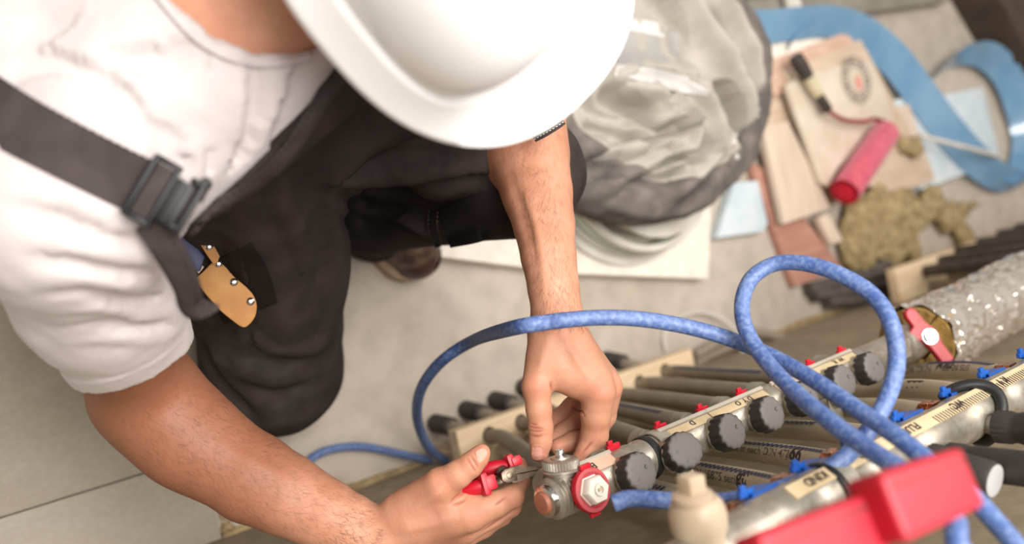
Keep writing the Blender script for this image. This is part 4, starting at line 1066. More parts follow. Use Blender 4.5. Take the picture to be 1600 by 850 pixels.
def ribbon(name, tree, mid, width, th, lift, m, parent, per=8, nw=5, label=None, flat=0.0, close=None):
    """strip lying on a surface: mid = pixel points along the centre, width in pixels per point"""
    w = width if hasattr(width, '__len__') else [width]*len(mid)
    line = spline([(x, y, ww) for (x, y), ww in zip(mid, w)], per); rows = []
    for i, (x, y, ww) in enumerate(line):
        a = line[max(i-1, 0)]; b = line[min(i+1, len(line)-1)]; t = unit(np.array([b[0]-a[0], b[1]-a[1]])); nn = np.array([-t[1], t[0]])
        row = []
        for s in np.linspace(-.5, .5, nw):
            h, n = hit(tree, x+nn[0]*s*ww, y+nn[1]*s*ww)
            row.append((h, n))
        rows.append(row)
    ok = [(h, n) for r in rows for h, n in r if h is not None]
    # fill misses from neighbours, smooth the depth
    zz = np.array([[np.nan if h is None else (ROT.T@(h-CAM))[2] for h, n in r] for r in rows])
    med = np.nanmedian(zz)
    for i in range(zz.shape[0]):
        for j in range(zz.shape[1]):
            if np.isnan(zz[i, j]):
                c = [zz[a, b] for a in range(max(0, i-3), min(zz.shape[0], i+4)) for b in range(zz.shape[1]) if not np.isnan(zz[a, b])]
                zz[i, j] = np.mean(c) if c else med
    for _ in range(6):
        z2 = zz.copy(); z2[1:-1] = (zz[:-2]+zz[1:-1]*2+zz[2:])/4; z2 = np.minimum(z2, zz+.002) if flat == 0 else z2; zz = z2
    if flat: zz = zz*(1-flat)+zz.mean(1, keepdims=True)*flat
    top = []
    for i, (x, y, ww) in enumerate(line):
        a = line[max(i-1, 0)]; b = line[min(i+1, len(line)-1)]; t = unit(np.array([b[0]-a[0], b[1]-a[1]])); nn = np.array([-t[1], t[0]])
        for j, s in enumerate(np.linspace(-.5, .5, nw)):
            px, py = x+nn[0]*s*ww, y+nn[1]*s*ww
            top.append(Pz(px, py, zz[i, j]-lift))
    top = np.array(top); n_, m_ = len(line), nw
    vr = np.array([unit(ray(*pj(p)[:2])) for p in top]); bot = top+vr*th
    v = np.concatenate([top, bot]); N_ = len(top); f = []
    for i in range(n_-1):
        for j in range(m_-1):
            a = i*m_+j; f += [(a, a+1, a+m_+1, a+m_), (N_+a, N_+a+m_, N_+a+m_+1, N_+a+1)]
        f += [(i*m_, (i+1)*m_, N_+(i+1)*m_, N_+i*m_), (i*m_+m_-1, N_+i*m_+m_-1, N_+(i+1)*m_+m_-1, (i+1)*m_+m_-1)]
    for j in range(m_-1):
        f += [(j, N_+j, N_+j+1, j+1), ((n_-1)*m_+j, (n_-1)*m_+j+1, N_+(n_-1)*m_+j+1, N_+(n_-1)*m_+j)]
    kw = {'label': label} if label else {}
    return mk(name, v, f, m, parent, sharp=50, **kw), top.reshape(n_, m_, 3)
def stitches(name, rows, j, parent, m, ln=.0035, gap=.0022, w=.00045, lift=.0006):
    pts = rows[:, j]; k = MB(); acc = 0; i = 0
    cum = np.concatenate([[0], np.cumsum(np.linalg.norm(np.diff(pts, axis=0), axis=1))]); s = 0
    at = lambda s_: np.array([np.interp(s_, cum, pts[:, c]) for c in range(3)])
    while s+ln < cum[-1]:
        a, b = at(s), at(s+ln); vv = -unit(ray(*pj(a)[:2])); d = unit(b-a); sd = unit(np.cross(d, vv))*w
        a = a+vv*lift; b = b+vv*lift
        k.add([a-sd, a+sd, b+sd, b-sd, a-sd-vv*.001, a+sd-vv*.001, b+sd-vv*.001, b-sd-vv*.001], [(0, 1, 2, 3), (0, 4, 5, 1), (2, 6, 7, 3), (1, 5, 6, 2), (0, 3, 7, 4)]); s += ln+gap
    if k.v: k.build(name, m, parent, smooth=False, kind='stuff')
# neck band
col, crow = ribbon('collar', shirt_tree, [(242, -24), (265, 6), (292, 37), (321, 63), (357, 83), (397, 94), (441, 94), (486, 86)], [20, 20, 20, 20, 19, 18, 17, 16], .0045, .004, M_shirt, tsh)
stitches('collar_stitch', crow, 4, tsh, M_shirt)

# overalls: bib up to the waist edge, both legs
bib_u = union_of([Cone(hipR, belly, .11, .105, .06)]); bib_o = lambda p: smin(core_o(p)-.009, bib_u(p), .03)
legs_o = union_of([Cone(hipR, (hipR+knR)/2, .118, .098, .05), Cone((hipR+knR)/2, knR, .098, .094, .03), Cone(knR+np.array([.0, .0, -.012]), anR, .088, .07, .03), Cone(hipL, (hipL*.4+knL*.6), .120, .096, .05), Cone(hipL*.4+knL*.6, knL, .096, .070, .03),
                   Cone(knL+np.array([-.01, -.005, -.03]), anL+np.array([0, .01, .0]), .068, .062, .02), Cone(anL+np.array([0, .01, .0]), Ph(582, 352, .055), .062, .058, .02), Cone(pel, pel+np.array([0, 0, -.04]), .13, .13, .06)])
anLd = unit(anL-knL)
def pants_sdf(p):
    b = smax(np.maximum(bib_o(p), (p-wc)@wn), (p-wp[0])@wl2-.020, .01)
    b = smax(b, -((p-wc)@wn)-.045, .02)
    d = smin(b, legs_o(p), .04)
    d = np.maximum(d, np.minimum((p-wc)@wn, p[:, 2]-.34))
    d = smax(d, .004-p[:, 2], .004)
    d = np.maximum(d, np.where((p-knL)@anLd > .1, (p-anL)@anLd-.11, -1))
    return d
pf = [([(330, 350), (345, 420), (350, 500), (345, 580)], 0.0160, -0.0136), ([(470, 250), (500, 330), (505, 420), (515, 520)], 0.0180, -0.0102), ([(400, 340), (420, 420), (440, 500), (450, 560)], 0.0200, 0.0102), ([(380, 520), (430, 540), (480, 545), (520, 530)], 0.0160, 0.0085), ([(370, 600), (430, 620), (490, 600)], 0.0140, -0.0085),
      ([(310, 520), (330, 580), (370, 630), (400, 660)], 0.0120, -0.0153), ([(360, 450), (380, 500), (400, 560)], 0.0120, -0.0068), ([(430, 300), (460, 360), (470, 420)], 0.0140, 0.0085),
      ([(520, 290), (570, 230), (640, 190), (700, 175)], 0.0160, 0.0119), ([(520, 285), (580, 262), (650, 240), (720, 245)], 0.0140, -0.0102), ([(535, 275), (600, 280), (680, 268), (770, 258)], 0.0140, 0.0102), ([(560, 295), (640, 296), (720, 285), (780, 282)], 0.0120, -0.0085), ([(600, 250), (660, 225), (730, 215)], 0.0120, -0.0068),
      ([(515, 300), (560, 320), (630, 330), (690, 330), (745, 305)], 0.0100, -0.0170), ([(580, 318), (640, 345), (680, 372)], 0.0100, 0.0102), ([(520, 335), (570, 350), (640, 352)], 0.0120, -0.0102)]
allq = np.array([hipR, hipL, knR, knL, anR, anL, belly, pel, chest, nb, shR, shL-np.array([0, 0, .05])])
pants, pv_, pf_ = cloth('overalls', pants_sdf, allq.min(0)-.16, allq.max(0)+.17, .0052, M_pants, pf, .0015, 30)
pants['label'] = 'dark charcoal work overalls'
dv = np.zeros(len(pv_))
for x, y, r, w in ((405, 555, .030, .7), (440, 575, .028, .5), (385, 570, .02, .5), (475, 600, .035, .35), (340, 560, .03, .3), (450, 640, .03, .3)):
    h, _ = hit(tree_of(pv_, pf_), x, y)
    if h is not None: dv = np.maximum(dv, w*blob(pv_, h, r))
add_attr(pants, 'dust', np.clip(.7*dv*np.array([max(0, .45+.9*noise.noise(V(p*28))+.4*noise.noise(V(p*70))) for p in pv_]), 0, .8))
pants_tree = tree_of(pv_, pf_)
# waist band along the edge, with seam lines
bnd, brow = ribbon('bib_edge', pants_tree, [(292, 338), (330, 326), (380, 302), (420, 270), (455, 232), (485, 188), (512, 142), (545, 96)], [30, 27, 25, 25, 25, 26, 30, 34], .006, .006, M_strap, pants)
stitches('bib_stitch', brow, 1, pants, M_pants2)
# knee patch with double stitching on the left leg
kp, krow = ribbon('knee_patch', pants_tree, [(694, 358), (735, 345), (775, 332), (815, 316), (850, 296)], [62, 72, 70, 62, 54], .007, .006, M_pants2, pants)
M_thread = mat('stitch_thread', (96, 70, 62), rough=.8)
st, srow = ribbon('seam', pants_tree, [(677, 330), (676, 350), (679, 368), (686, 386)], [14, 14, 14, 12], .007, .006, M_pants2, pants)
stitches('seam_stitch', srow, 0, pants, M_thread); stitches('seam_stitch', srow, 4, pants, M_thread)
pk, _ = ribbon('side_pocket', pants_tree, [(352, 400), (372, 440), (392, 490)], [90, 100, 90], .002, .003, M_dustp2, pants)
# shoulder strap over the shirt, buckle, hanging webbing
stp, sprow = ribbon('shoulder_strap', shirt_tree, [(-200, 62), (-145, 90), (-90, 118), (-30, 158), (30, 196), (100, 233), (170, 268), (232, 297)], [96, 96, 96, 96, 95, 92, 90, 88], .0035, .0035, M_strap, person, flat=.5)
stp['label'] = 'dark grey shoulder strap'
stitches('strap_stitch', sprow, 0, stp, M_pants2)
# ---- buckle built on the plane of the strap
bz = [pj(p)[2] for p in sprow[-1]]; bz0 = min(bz)-.012
tq, tn_ = None, None
bp0 = Pz(236, 297, bz0)
bn = unit(unit(CAM-bp0)+np.array([-.1, .15, .0]))
b1 = dir_px(bp0, .88, .48, bn); b2 = np.cross(bn, b1)
if pj(bp0+b2*.01)[1] > pj(bp0)[1]: b2 = -b2
mm = bz0/FPX
def BK(x, y, z=0.0): return bp0+b1*(x*mm)+b2*(y*mm)+bn*z
M_buckle = mat('buckle_plastic', (20, 18, 18), (25, 23, 22), rough=.38, scale=30, spec=.25)
buckle = empty('buckle', bp0); buckle.parent = stp; buckle.location = V(bp0)-world_loc(stp)
bax = [b1, b2, bn]
def bbox(name, x, y, z, sx, sy, sz, m=M_buckle, bev=.0012): return MB().box(BK(x, y, z), (sx*mm, sy*mm, sz), bax, bev=bev).build(name, m, buckle)
bbox('bar', -16, 0, .003, 9, 104, .010); bbox('bar', 22, 0, .003, 8, 100, .007)
bbox('end_bar', 3, 50, .002, 46, 9, .008); bbox('end_bar', 3, -50, .002, 46, 9, .008)
bbox('strap_turn', 4, 0, .0005, 30, 88, .005, M_strap)
bbox('plate', 38, 0, .001, 34, 74, .005); bbox('plate_rib', 32, 2, .0045, 3.5, 76, .003); bbox('plate_rib', 46, -2, .0042, 3, 66, .003)
bbox('hook_bar', 66, 4, .002, 11, 92, .008, bev=.002)
bbox('hook_arm', 58, 44, .002, 26, 10, .007); bbox('hook_arm', 58, -34, .002, 24, 9, .007)
MB().lathe(BK(66, 50, -.003), bn, [(0, 9*mm), (.008, 9*mm), (.009, 7*mm)], 20).build('hook_end', M_buckle, buckle)
def free_ribbon(name, pts, th, m, parent, nw=5, per=8, **kw):
    """pts: (px, py, z, width px, twist of depth across the width)"""
    line = spline(pts, per); top = []
    for i, (x, y, z, w, tw) in enumerate(line):
        a = line[max(i-1, 0)]; b = line[min(i+1, len(line)-1)]; t = unit(np.array([b[0]-a[0], b[1]-a[1]])); nn = np.array([-t[1], t[0]])
        for s in np.linspace(-.5, .5, nw): top.append(Pz(x+nn[0]*s*w, y+nn[1]*s*w, z+tw*s))
    top = np.array(top); n_, m_ = len(line), nw
    vr = np.array([unit(ray(*pj(p)[:2])) for p in top]); v = np.concatenate([top, top+vr*th]); N_ = len(top); f = []
    for i in range(n_-1):
        for j in range(m_-1):
            a = i*m_+j; f += [(a, a+1, a+m_+1, a+m_), (N_+a, N_+a+m_, N_+a+m_+1, N_+a+1)]
        f += [(i*m_, (i+1)*m_, N_+(i+1)*m_, N_+i*m_), (i*m_+m_-1, N_+i*m_+m_-1, N_+(i+1)*m_+m_-1, (i+1)*m_+m_-1)]
    for j in range(m_-1): f += [(j, N_+j, N_+j+1, j+1), ((n_-1)*m_+j, (n_-1)*m_+j+1, N_+(n_-1)*m_+j+1, N_+(n_-1)*m_+j)]
    return mk(name, v, f, m, parent, sharp=50, **kw), top.reshape(n_, m_, 3)
zb = bz0
tail, trow = free_ribbon('strap_tail', [(228, 345, zb+.012, 44, .0), (252, 372, zb+.015, 52, .01), (276, 412, zb+.02, 50, .015), (292, 448, zb+.03, 44, .02), (300, 478, zb+.04, 40, .02), (318, 482, zb+.045, 30, .01), (342, 480, zb+.05, 8, 0)], .0025, M_strap, stp)
stitches('tail_stitch', trow, 1, stp, M_pants2)
fl, _ = free_ribbon('strap_loop', [(262, 352, zb+.006, 16, 0), (285, 325, zb+.004, 26, 0), (306, 300, zb+.006, 30, 0), (322, 306, zb+.010, 26, 0)], .003, M_strap, stp)
# end of the other strap lying over the left forearm
ol, orow = free_ribbon('strap_end', [(832, 214, .985, 19, 0), (850, 203, .978, 22, 0), (868, 193, .975, 20, 0), (879, 186, .976, 18, 0)], .004, M_strap, pants)
ol['label'] = 'stitched dark strap end over the forearm'
stitches('strap_stitch', orow, 1, pants, M_white, .002, .0018, .0003); stitches('strap_stitch', orow, 3, pants, M_white, .002, .0018, .0003)

# ------------------------------------------------------------------ hard hat
def hat_pt(phi, el, grow=0.0):
    """shell of the hat: phi round the brim (0 = front), el from brim (0) to crown (1)"""
    n = 2.515; co, si = math.cos(phi), math.sin(phi)
    cx = math.copysign(abs(co)**(2/n), co); sx_ = math.copysign(abs(si)**(2/n), si)
    return cx, sx_
hn_ = 120; rows = []
K = 30
for i in range(K+1):
    t = i/K
    row = []
    for j in range(hn_):
        phi = 2*math.pi*j/hn_; cx, sx_ = hat_pt(phi, 0)
        front = max(0, math.cos(phi))
        if t < .30:                      # brim: from its edge in to the shell
            q = t/.30; wv = .022+.048*front**2
            a_, b_ = .134-wv*q, .117-.018*q; z = .004*math.sin(q*1.57)+.012*q**2
            side = b_*sx_; drop = -.030*(side/.117)**2*(1-q*.5)
        else:
            q = (t-.30)/.70; ang = q*math.pi/2
            wv = .022+.048*front**2
            a_, b_ = (.134-wv)*math.cos(ang)**.85, (.117-.018)*math.cos(ang)**.85; z = .012+.105*math.sin(ang)
            side = b_*sx_; drop = -.030*(side/.117)**2*.5
        ridge = .0035*math.exp(-(side/.016)**2)*(1 if t >= .3 else 0)*math.cos((t-.3)/.7*1.2) if t >= .3 else 0
        row.append(hc_+hf*(a_*cx)+hs*side+hu*(z+drop+ridge))
    rows.append(row)
v = [p for r in rows for p in r]; f = [(i*hn_+j, i*hn_+(j+1) % hn_, (i+1)*hn_+(j+1) % hn_, (i+1)*hn_+j) for i in range(K) for j in range(hn_)]
nv = len(v); inner = []
for i, r in enumerate(rows):
    cen = hc_+hu*.02
    for p in r:
        inner.append(p-hu*.0032-unit(p-cen)*(.0005 if i == 0 else .0025))
v += inner; f += [(nv+b, nv+a, nv+d, nv+c) for a, b, c, d in [q for q in f]]
f += [(j, nv+j, nv+(j+1) % hn_, (j+1) % hn_) for j in range(hn_)]
hat = mk('hard_hat', v, f, M_hat, person, label='white hard hat', sharp=60)

# ------------------------------------------------------------------ shoes
def shoe(name, heel, toe, label=None):
    d = unit(np.array([toe[0]-heel[0], toe[1]-heel[1], 0])); s = np.array([-d[1], d[0], 0]); L = np.linalg.norm((toe-heel)[:2])
    e = empty(name, (heel+toe)/2*np.array([1, 1, 0])); e.parent = person; e.location = V((heel+toe)/2*np.array([1, 1, 0]))-V(person.location)
    prof = [(0, .030), (.04, .036), (.2, .038), (.42, .036), (.6, .044), (.75, .051), (.88, .047), (.96, .034), (1.0, .014)]
    xs_ = np.array([p[0] for p in prof]); ws = np.array([p[1] for p in prof])
    out = [(t*L, float(np.interp(t, xs_, ws))) for t in np.linspace(0, 1, 26)]
    loop = [(x, w) for x, w in out]+[(x, -w) for x, w in reversed(out)]
    base = np.array([heel[0], heel[1], 0.0])
    sole = MB().prism([(x, w*1.07) for x, w in loop], base, d, s, Zv, .001, .024).build('sole', M_sole, e); bevel_mesh(sole, .004, 2, 50)
    a = lambda x, y, z: base+d*(x*L)+s*y+Zv*z
    up = union_of([Cone(a(.70, 0, .045), a(.86, 0, .040), .044, .038, .02), Cone(a(.15, 0, .05), a(.72, 0, .048), .036, .040, .03), Cone(a(.16, 0, .05), a(.22, 0, .14), .038, .046, .03), Cone(a(.75, 0, .055), a(.35, 0, .095), .030, .034, .03)])
    fn = lambda p: np.maximum(smax(up(p), .020-p[:, 2], .004), p[:, 2]-.150)
    v_, f_ = surface(fn, np.minimum(heel, toe)*np.array([1, 1, 0])-.08, np.maximum(heel, toe)+np.array([.08, .08, .20]), .0055)
    mk('upper', v_, f_, M_shoe, e, sharp=180)
    tcap = union_of([Cone(a(.80, 0, .042), a(.87, 0, .038), .043, .0395, .01)])
    v_, f_ = surface(lambda p: np.maximum(np.maximum(tcap(p)-.0015, .022-p[:, 2]), -((p-a(.78, 0, 0))@d)), a(.85, 0, .04)-.09, a(.85, 0, .04)+.09, .0045)
    mk('toe_cap', v_, f_, mat('shoe_toe', (78, 52, 44), (56, 38, 33), rough=.38, scale=20), e, sharp=180, label='scuffed dark toe cap')
    tr = tree_of(*surface(fn, np.minimum(heel, toe)*np.array([1, 1, 0])-.08, np.maximum(heel, toe)+np.array([.08, .08, .20]), .008))
    for x in (.46, .54, .62):
        pts = []
        for y in np.linspace(-.026, .026, 9):
            o = a(x+y*.4*(1 if x != .54 else -1), y, .25); h = tr.ray_cast(V(o), V((0, 0, -1)))
            pts.append(np.array(h[0])+Zv*.002 if h[0] is not None else a(x, y, .1))
        MB().tube(pts, .0022, 8).build('lace', M_lace, e)
    return e
shoe('shoe', heelL, toeL)
toeR = anR+np.array([.02, -.02, -.05]); 
shoe('shoe', anR*np.array([1, 1, 0])+np.array([-.01, .22, 0]), anR*np.array([1, 1, 0])+np.array([0, -.05, 0]))

# ------------------------------------------------------------------ pliers in the right hand
pt_tip = Pz(857, 731, .950); pt_piv = Pz(800, 742, .935)
pd = unit(pt_tip-pt_piv); pn0 = unit(CAM-pt_piv); ps = unit(np.cross(pn0, pd)); pn = np.cross(pd, ps)
if pj(pt_piv+ps*.01)[1] > pj(pt_piv)[1]: ps = -ps
jl = np.linalg.norm(pt_tip-pt_piv); q_ = .935/FPX
pl = empty('pliers', pt_piv, 'pair of long-nose pliers with red handles gripped in the right hand', 'pliers')
PP = lambda x, y, z=0.0: pt_piv+pd*(x*q_)+ps*(y*q_)+pn*z
for sg, nm in ((1, 'jaw'), (-1, 'jaw')):
    st_ = [(-6, 12.5, .008), (6, 12, .0075), (20, 9.5, .0065), (36, 6.5, .005), (50, 4, .0036), (jl/q_, 2, .0026)]
    vv = []; 
    for x, w, h in st_:
        y0, y1 = (0.6, w) if sg > 0 else (-w, -0.6)
        for y, z in ((y0, -h), (y1, -h*.7), (y1, h*.7), (y0, h)): vv.append(PP(x, y, z))
    ff_ = [(i*4+k, i*4+(k+1) % 4, i*4+4+(k+1) % 4, i*4+4+k) for i in range(len(st_)-1) for k in range(4)]+[(3, 2, 1, 0), tuple(len(vv)-4+k for k in range(4))]
    o = mk(nm, vv, ff_, M_steel, pl, smooth=True, sharp=30)
    tt_ = MB()
    for i in range(14): tt_.box(PP(16+i*2.6, 0.8*sg, .0), (.0006, .0012, .006), [pd, ps, pn])
    tt_.build('teeth', M_steel, o, smooth=False, kind='stuff')
jb = MB().prism([(-22*q_, -7*q_), (-14*q_, -11*q_), (4*q_, -12.5*q_), (4*q_, 12.5*q_), (-14*q_, 11*q_), (-22*q_, 7*q_)], pt_piv, pd, ps, pn, -.0075, .0075).build('box_joint', M_steel, pl); bevel_mesh(jb, .002, 2, 40)
MB().lathe(PP(-8, 0, .007), pn, [(0, 6*q_), (.0012, 5.6*q_), (.0016, 3*q_)], 24).build('pivot', M_steel, pl)
# shanks, red handles with flared guards
def handle(pts, guard, nm):
    path = spline([Pz(*p[:3]) for p in pts], 8); rad = [rp(p[3], p[2]) for p in spline(pts, 8)]
    h = MB().tube(path, rad, 16, squash=.85).build('handle', M_red, pl, label='red plastic handle')
    gx, gy, gz, gl, gw, gdx, gdy = guard
    c = Pz(gx, gy, gz); gdir = dir_px(c, gdx, gdy, pn)
    gp = unit(np.cross(pn, gdir))
    MB().box(c, (.0075, rp(gl, gz), rp(gw, gz)), [gp, gdir, pn], bev=.003).build('guard', M_red, h)
    MB().box(c+unit(path[1]-path[0])*-.006, (.011, rp(gl*.66, gz), rp(gw*.8, gz)), [gp, gdir, pn], bev=.003).build('grip_neck', M_red, h)
MB().tube([PP(-14, -4), PP(-20, -7), Pz(770, 757, .932)], [.0056, .0056, .0055], 14).build('shank', M_steel, pl)
MB().tube([PP(-12, 4), PP(-16, 7), Pz(786, 735, .945)], [.005, .005, .005], 14).build('shank', M_steel, pl)
handle([(772, 753, .929, 9), (757, 758, .929, 12), (740, 763, .929, 12), (722, 768, .932, 10.5), (700, 776, .938, 10), (660, 800, .962, 9)], (756, 757, .926, 36, 26, -.28, -.96), 'a')
handle([(800, 726, .950, 8), (784, 729, .952, 11), (765, 733, .952, 12), (748, 739, .953, 11), (722, 750, .955, 10), (680, 775, .968, 9)], (796, 722, .950, 24, 24, -.35, -.94), 'b')

# ------------------------------------------------------------------ tan leather sheath on the thigh, with a tool in it
shz = [(hit(pants_tree, x, y)[0]) for x, y in ((345, 460), (385, 490))]
dz = min([pj(h)[2] for h in shz if h is not None] or [1.25])-.045
sc = Pz(352, 452, dz); snn = unit(unit(CAM-sc)+np.array([0, 0, .2]))
sd1 = dir_px(sc, .72, .69, snn); sd2 = np.cross(snn, sd1)
if pj(sc+sd2*.01)[0] < pj(sc)[0]: sd2 = -sd2
sheath = empty('tool_sheath', sc, 'tan leather tool sheath with four rivets against the dark trouser leg', 'sheath')
qs = dz/FPX
def to_plane(px, py):
    r = ray(px, py); t = np.dot(sc-CAM, snn)/np.dot(r, snn); w = CAM+r*t-sc
    return (w.dot(sd1), w.dot(sd2))
outl_ = [to_plane(*p) for p in spline([(302, 438), (318, 424), (335, 408), (350, 415), (365, 432), (384, 448), (396, 462), (401, 478), (398, 495), (388, 508), (378, 511), (362, 500), (345, 486), (330, 470), (315, 452), (302, 438)], 3)[:-1]]
bdy = MB().prism(outl_, sc, sd1, sd2, snn, -.009, .004).build('pouch', M_leather, sheath); bevel_mesh(bdy, .0015, 2, 50)
outl_ = [to_plane(*p) for p in [(308, 378), (316, 371), (326, 374), (332, 384), (342, 402), (338, 412), (332, 414), (322, 400)]]
bevel_mesh(MB().prism(outl_, sc, sd1, sd2, snn, .018, .023).build('belt_tab', M_leather, sheath), .001, 2, 50)
for x, y in ((325, 387), (341, 412), (365, 441), (391, 471)):
    a_, b_ = to_plane(x, y); rc = sc+sd1*a_+sd2*b_+snn*(.0225 if y < 400 else .0035)
    MB().lathe(rc, snn, [(0, .0046), (.0012, .0044), (.002, .003), (.0023, .001)], 18).build('rivet', M_chrome, sheath)
ot = [to_plane(*p) for p in [(258, 360), (270, 352), (300, 378), (320, 402), (312, 426), (296, 420), (276, 395)]]
tl_ = empty('knife_tool', sc-snn*.004, 'dark blue tool handle standing in the tan leather sheath', 'tool')
bevel_mesh(MB().prism(ot, sc, sd1, sd2, snn, .004, .016).build('tool_handle', M_navy, tl_), .003, 2, 50)
ot = [to_plane(*p) for p in [(296, 412), (304, 404), (318, 418), (310, 428)]]
MB().prism(ot, sc, sd1, sd2, snn, .006, .013).build('ferrule', M_steel, tl_)
# second tan strap of the sheath seen beside the sleeve
free_ribbon('belt_strap', [(283, 440, dz-.03, 9, 0), (288, 480, dz-.02, 10, 0), (290, 512, dz-.015, 11, 0), (292, 545, dz-.01, 10, 0)], .003, M_leather, sheath)
# ------------------------------------------------------------------ things lying on the floor behind the worker
M_foam = mat('white_foam', (240, 233, 221), (228, 219, 205), rough=.85, scale=30, bump=.25, bscale=180)
M_plas = mat('pale_plastic', (214, 210, 200), (196, 190, 178), rough=.5, scale=14)
M_green = mat('pale_green_rim', (204, 214, 198), (190, 200, 184), rough=.4, scale=14)
M_cloth = mat('grey_canvas', (176, 170, 160), (160, 153, 143), rough=.9, scale=16, bump=.2, bscale=200, bdist=.002, sheen=.1)
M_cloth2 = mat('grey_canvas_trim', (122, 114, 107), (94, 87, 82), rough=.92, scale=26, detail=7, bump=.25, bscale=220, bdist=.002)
M_refl = mat('pale_band', (206, 203, 200), (196, 192, 188), rough=.55, scale=18)
M_refl2 = mat('grey_band', (160, 158, 154), (150, 147, 143), rough=.6, scale=18)
M_ply = mat('plywood', (206, 184, 162), (190, 167, 144), rough=.65, scale=8, detail=5, stretch=(1, 6, 6), bump=.08)
M_ply2 = mat('plywood_light', (214, 195, 176), (200, 180, 160), rough=.65, scale=8, detail=5, stretch=(6, 1, 6), bump=.08)
M_redwood = mat('reddish_board', (186, 138, 120), (166, 118, 102), rough=.65, scale=10, detail=5, stretch=(1, 7, 7), bump=.1)
M_pinkwood = mat('pinkish_board', (212, 178, 158), (196, 160, 140), rough=.65, scale=10, stretch=(1, 6, 6))
M_edgewood = mat('plank_edge', (176, 140, 100), (150, 116, 80), rough=.7, scale=14)
M_paper = mat('paper_bag', (216, 202, 184), (200, 184, 164), rough=.7, scale=14, bump=.2)
M_bluefoam = mat('blue_foam_board', (200, 212, 218), (188, 202, 210), rough=.7, scale=24, speck=(222, 226, 226), speck_scale=18, speck_amt=.5)
M_strip = mat('blue_strip', (122, 160, 190), (102, 144, 178), rough=.22, scale=10, trans=.0, spec=.7, coat=.5)
M_roller = mat('roller_nap', (206, 96, 112), (188, 72, 92), rough=.95, scale=60, bump=.6, bscale=300, sheen=.3)
M_rollred = mat('roller_core', (206, 24, 54), (190, 14, 44), rough=.5, scale=30)
M_rollframe = mat('roller_frame', (150, 62, 66), (126, 48, 52), rough=.5, scale=30)
M_handleb = mat('roller_handle', (66, 58, 50), (48, 42, 37), rough=.55, scale=30)
M_handlew = mat('roller_handle_pale', (206, 192, 160), (190, 175, 144), rough=.5, scale=30)
M_rail = mat('metal_rail', (160, 154, 142), (140, 133, 121), rough=.5, metal=.3, scale=14)
M_brown = mat('dark_brown_block', (72, 58, 46), (58, 46, 36), rough=.7, scale=14)
M_rubber = mat('dark_pipe_cover', (92, 84, 78), (74, 67, 62), rough=.85, scale=40, bump=.2)
M_ink2 = mat('stamp_ink', (84, 78, 76), rough=.8)
M_stampred = mat('stamp_red', (214, 140, 128), rough=.8)

def poly_board(name, px, h0, h1, m, label, cat='board', bev=.0012, root=None, group=None):
    """board whose top outline is given in pixels at height h1"""
    pts = [Ph(x, y, h1) for x, y in px]; n = len(pts)
    v = [(p[0], p[1], h0) for p in pts]+[(p[0], p[1], h1) for p in pts]
    f = [tuple(range(n)), tuple(reversed(range(n, 2*n)))]+[(i, n+i, n+(i+1) % n, (i+1) % n) for i in range(n)]
    me = bpy.data.meshes.new(name); me.from_pydata([tuple(map(float, p)) for p in v], [], f)
    bm = bmesh.new(); bm.from_mesh(me); bmesh.ops.recalc_face_normals(bm, faces=bm.faces[:]); bm.to_mesh(me); bm.free()
    kw = dict(label=label, cat=cat, group=group) if label else {}
    o = link_mesh(name, me, m, root, False, **kw)
    if bev: bevel_mesh(o, bev, 2, 40)
    return o

# white foam block under the grey bag
poly_board('foam_block', [(540, 372), (678, 400), (900, 428), (1107, 436), (1112, 318), (1000, 215), (700, 220), (565, 300)], 0, .035, M_foam, 'white foam block lying under the grey canvas bag', 'block', .003)
# coiled rim / round tub rings under the bag
tc_ = Ph(990, 232, .09)
tub = empty('round_tub', (tc_[0], tc_[1], .036), 'round pale tub with stacked rims under the grey canvas bag', 'tub')
def rim(name, h, r, th, m):
    MB().lathe((tc_[0], tc_[1], h), Zv, [(-th, r-.014), (-th, r-.003), (-th*.4, r), (th*.4, r), (th, r-.003), (th, r-.014)], 96, closed=True).build(name, m, tub)
MB().lathe((tc_[0], tc_[1], .037), Zv, [(0, .155), (.10, .175), (.102, .17)], 72).build('body', M_plas, tub)
rim('rim', .056, .200, .007, M_plas); rim('rim', .078, .197, .008, M_green); rim('rim', .100, .199, .008, M_plas)
MB().lathe((tc_[0], tc_[1], .046), Zv, [(-.003, .185), (0, .216), (.002, .216), (.002, .185)], 96, closed=True).build('base_ring', M_plas, tub)
# the bag: round, slumped, with deep folds in its top and a dark band round its foot
bagc = Ph(1000, 190, .15)
def bag_dirs(px, py): return Ph(px, py, .2)
bag = empty('canvas_bag', (bagc[0], bagc[1], .118), 'crumpled grey canvas bag with pale bands sitting on the round tub', 'bag')
n = 220; K = 90
cx, cy = bagc[0], bagc[1]
outline_px = [(893, 302), (960, 332), (1030, 340), (1085, 326), (1132, 290), (1168, 245), (1188, 180), (1192, 100), (1176, 40), (1150, 0), (1130, -40), (1040, -90), (930, -90), (850, -20), (800, 80), (800, 195), (840, 268)]
ol_ = [Ph(x, y, .205) for x, y in outline_px]; ol_ = spline(ol_+[ol_[0]], 12)[:-1]
oc = np.mean([p[:2] for p in ol_], axis=0)
an = np.array([math.atan2(p[1]-oc[1], p[0]-oc[0]) for p in ol_]); ra = np.array([math.hypot(p[0]-oc[0], p[1]-oc[1]) for p in ol_])
o_ = np.argsort(an); an, ra = an[o_], ra[o_]
rad_at = lambda t: np.interp((t+math.pi) % (2*math.pi)-math.pi, np.concatenate([an-2*math.pi, an, an+2*math.pi]), np.tile(ra, 3))
def to_bag_xy(px, py): p = Ph(px, py, .24); return p[:2]
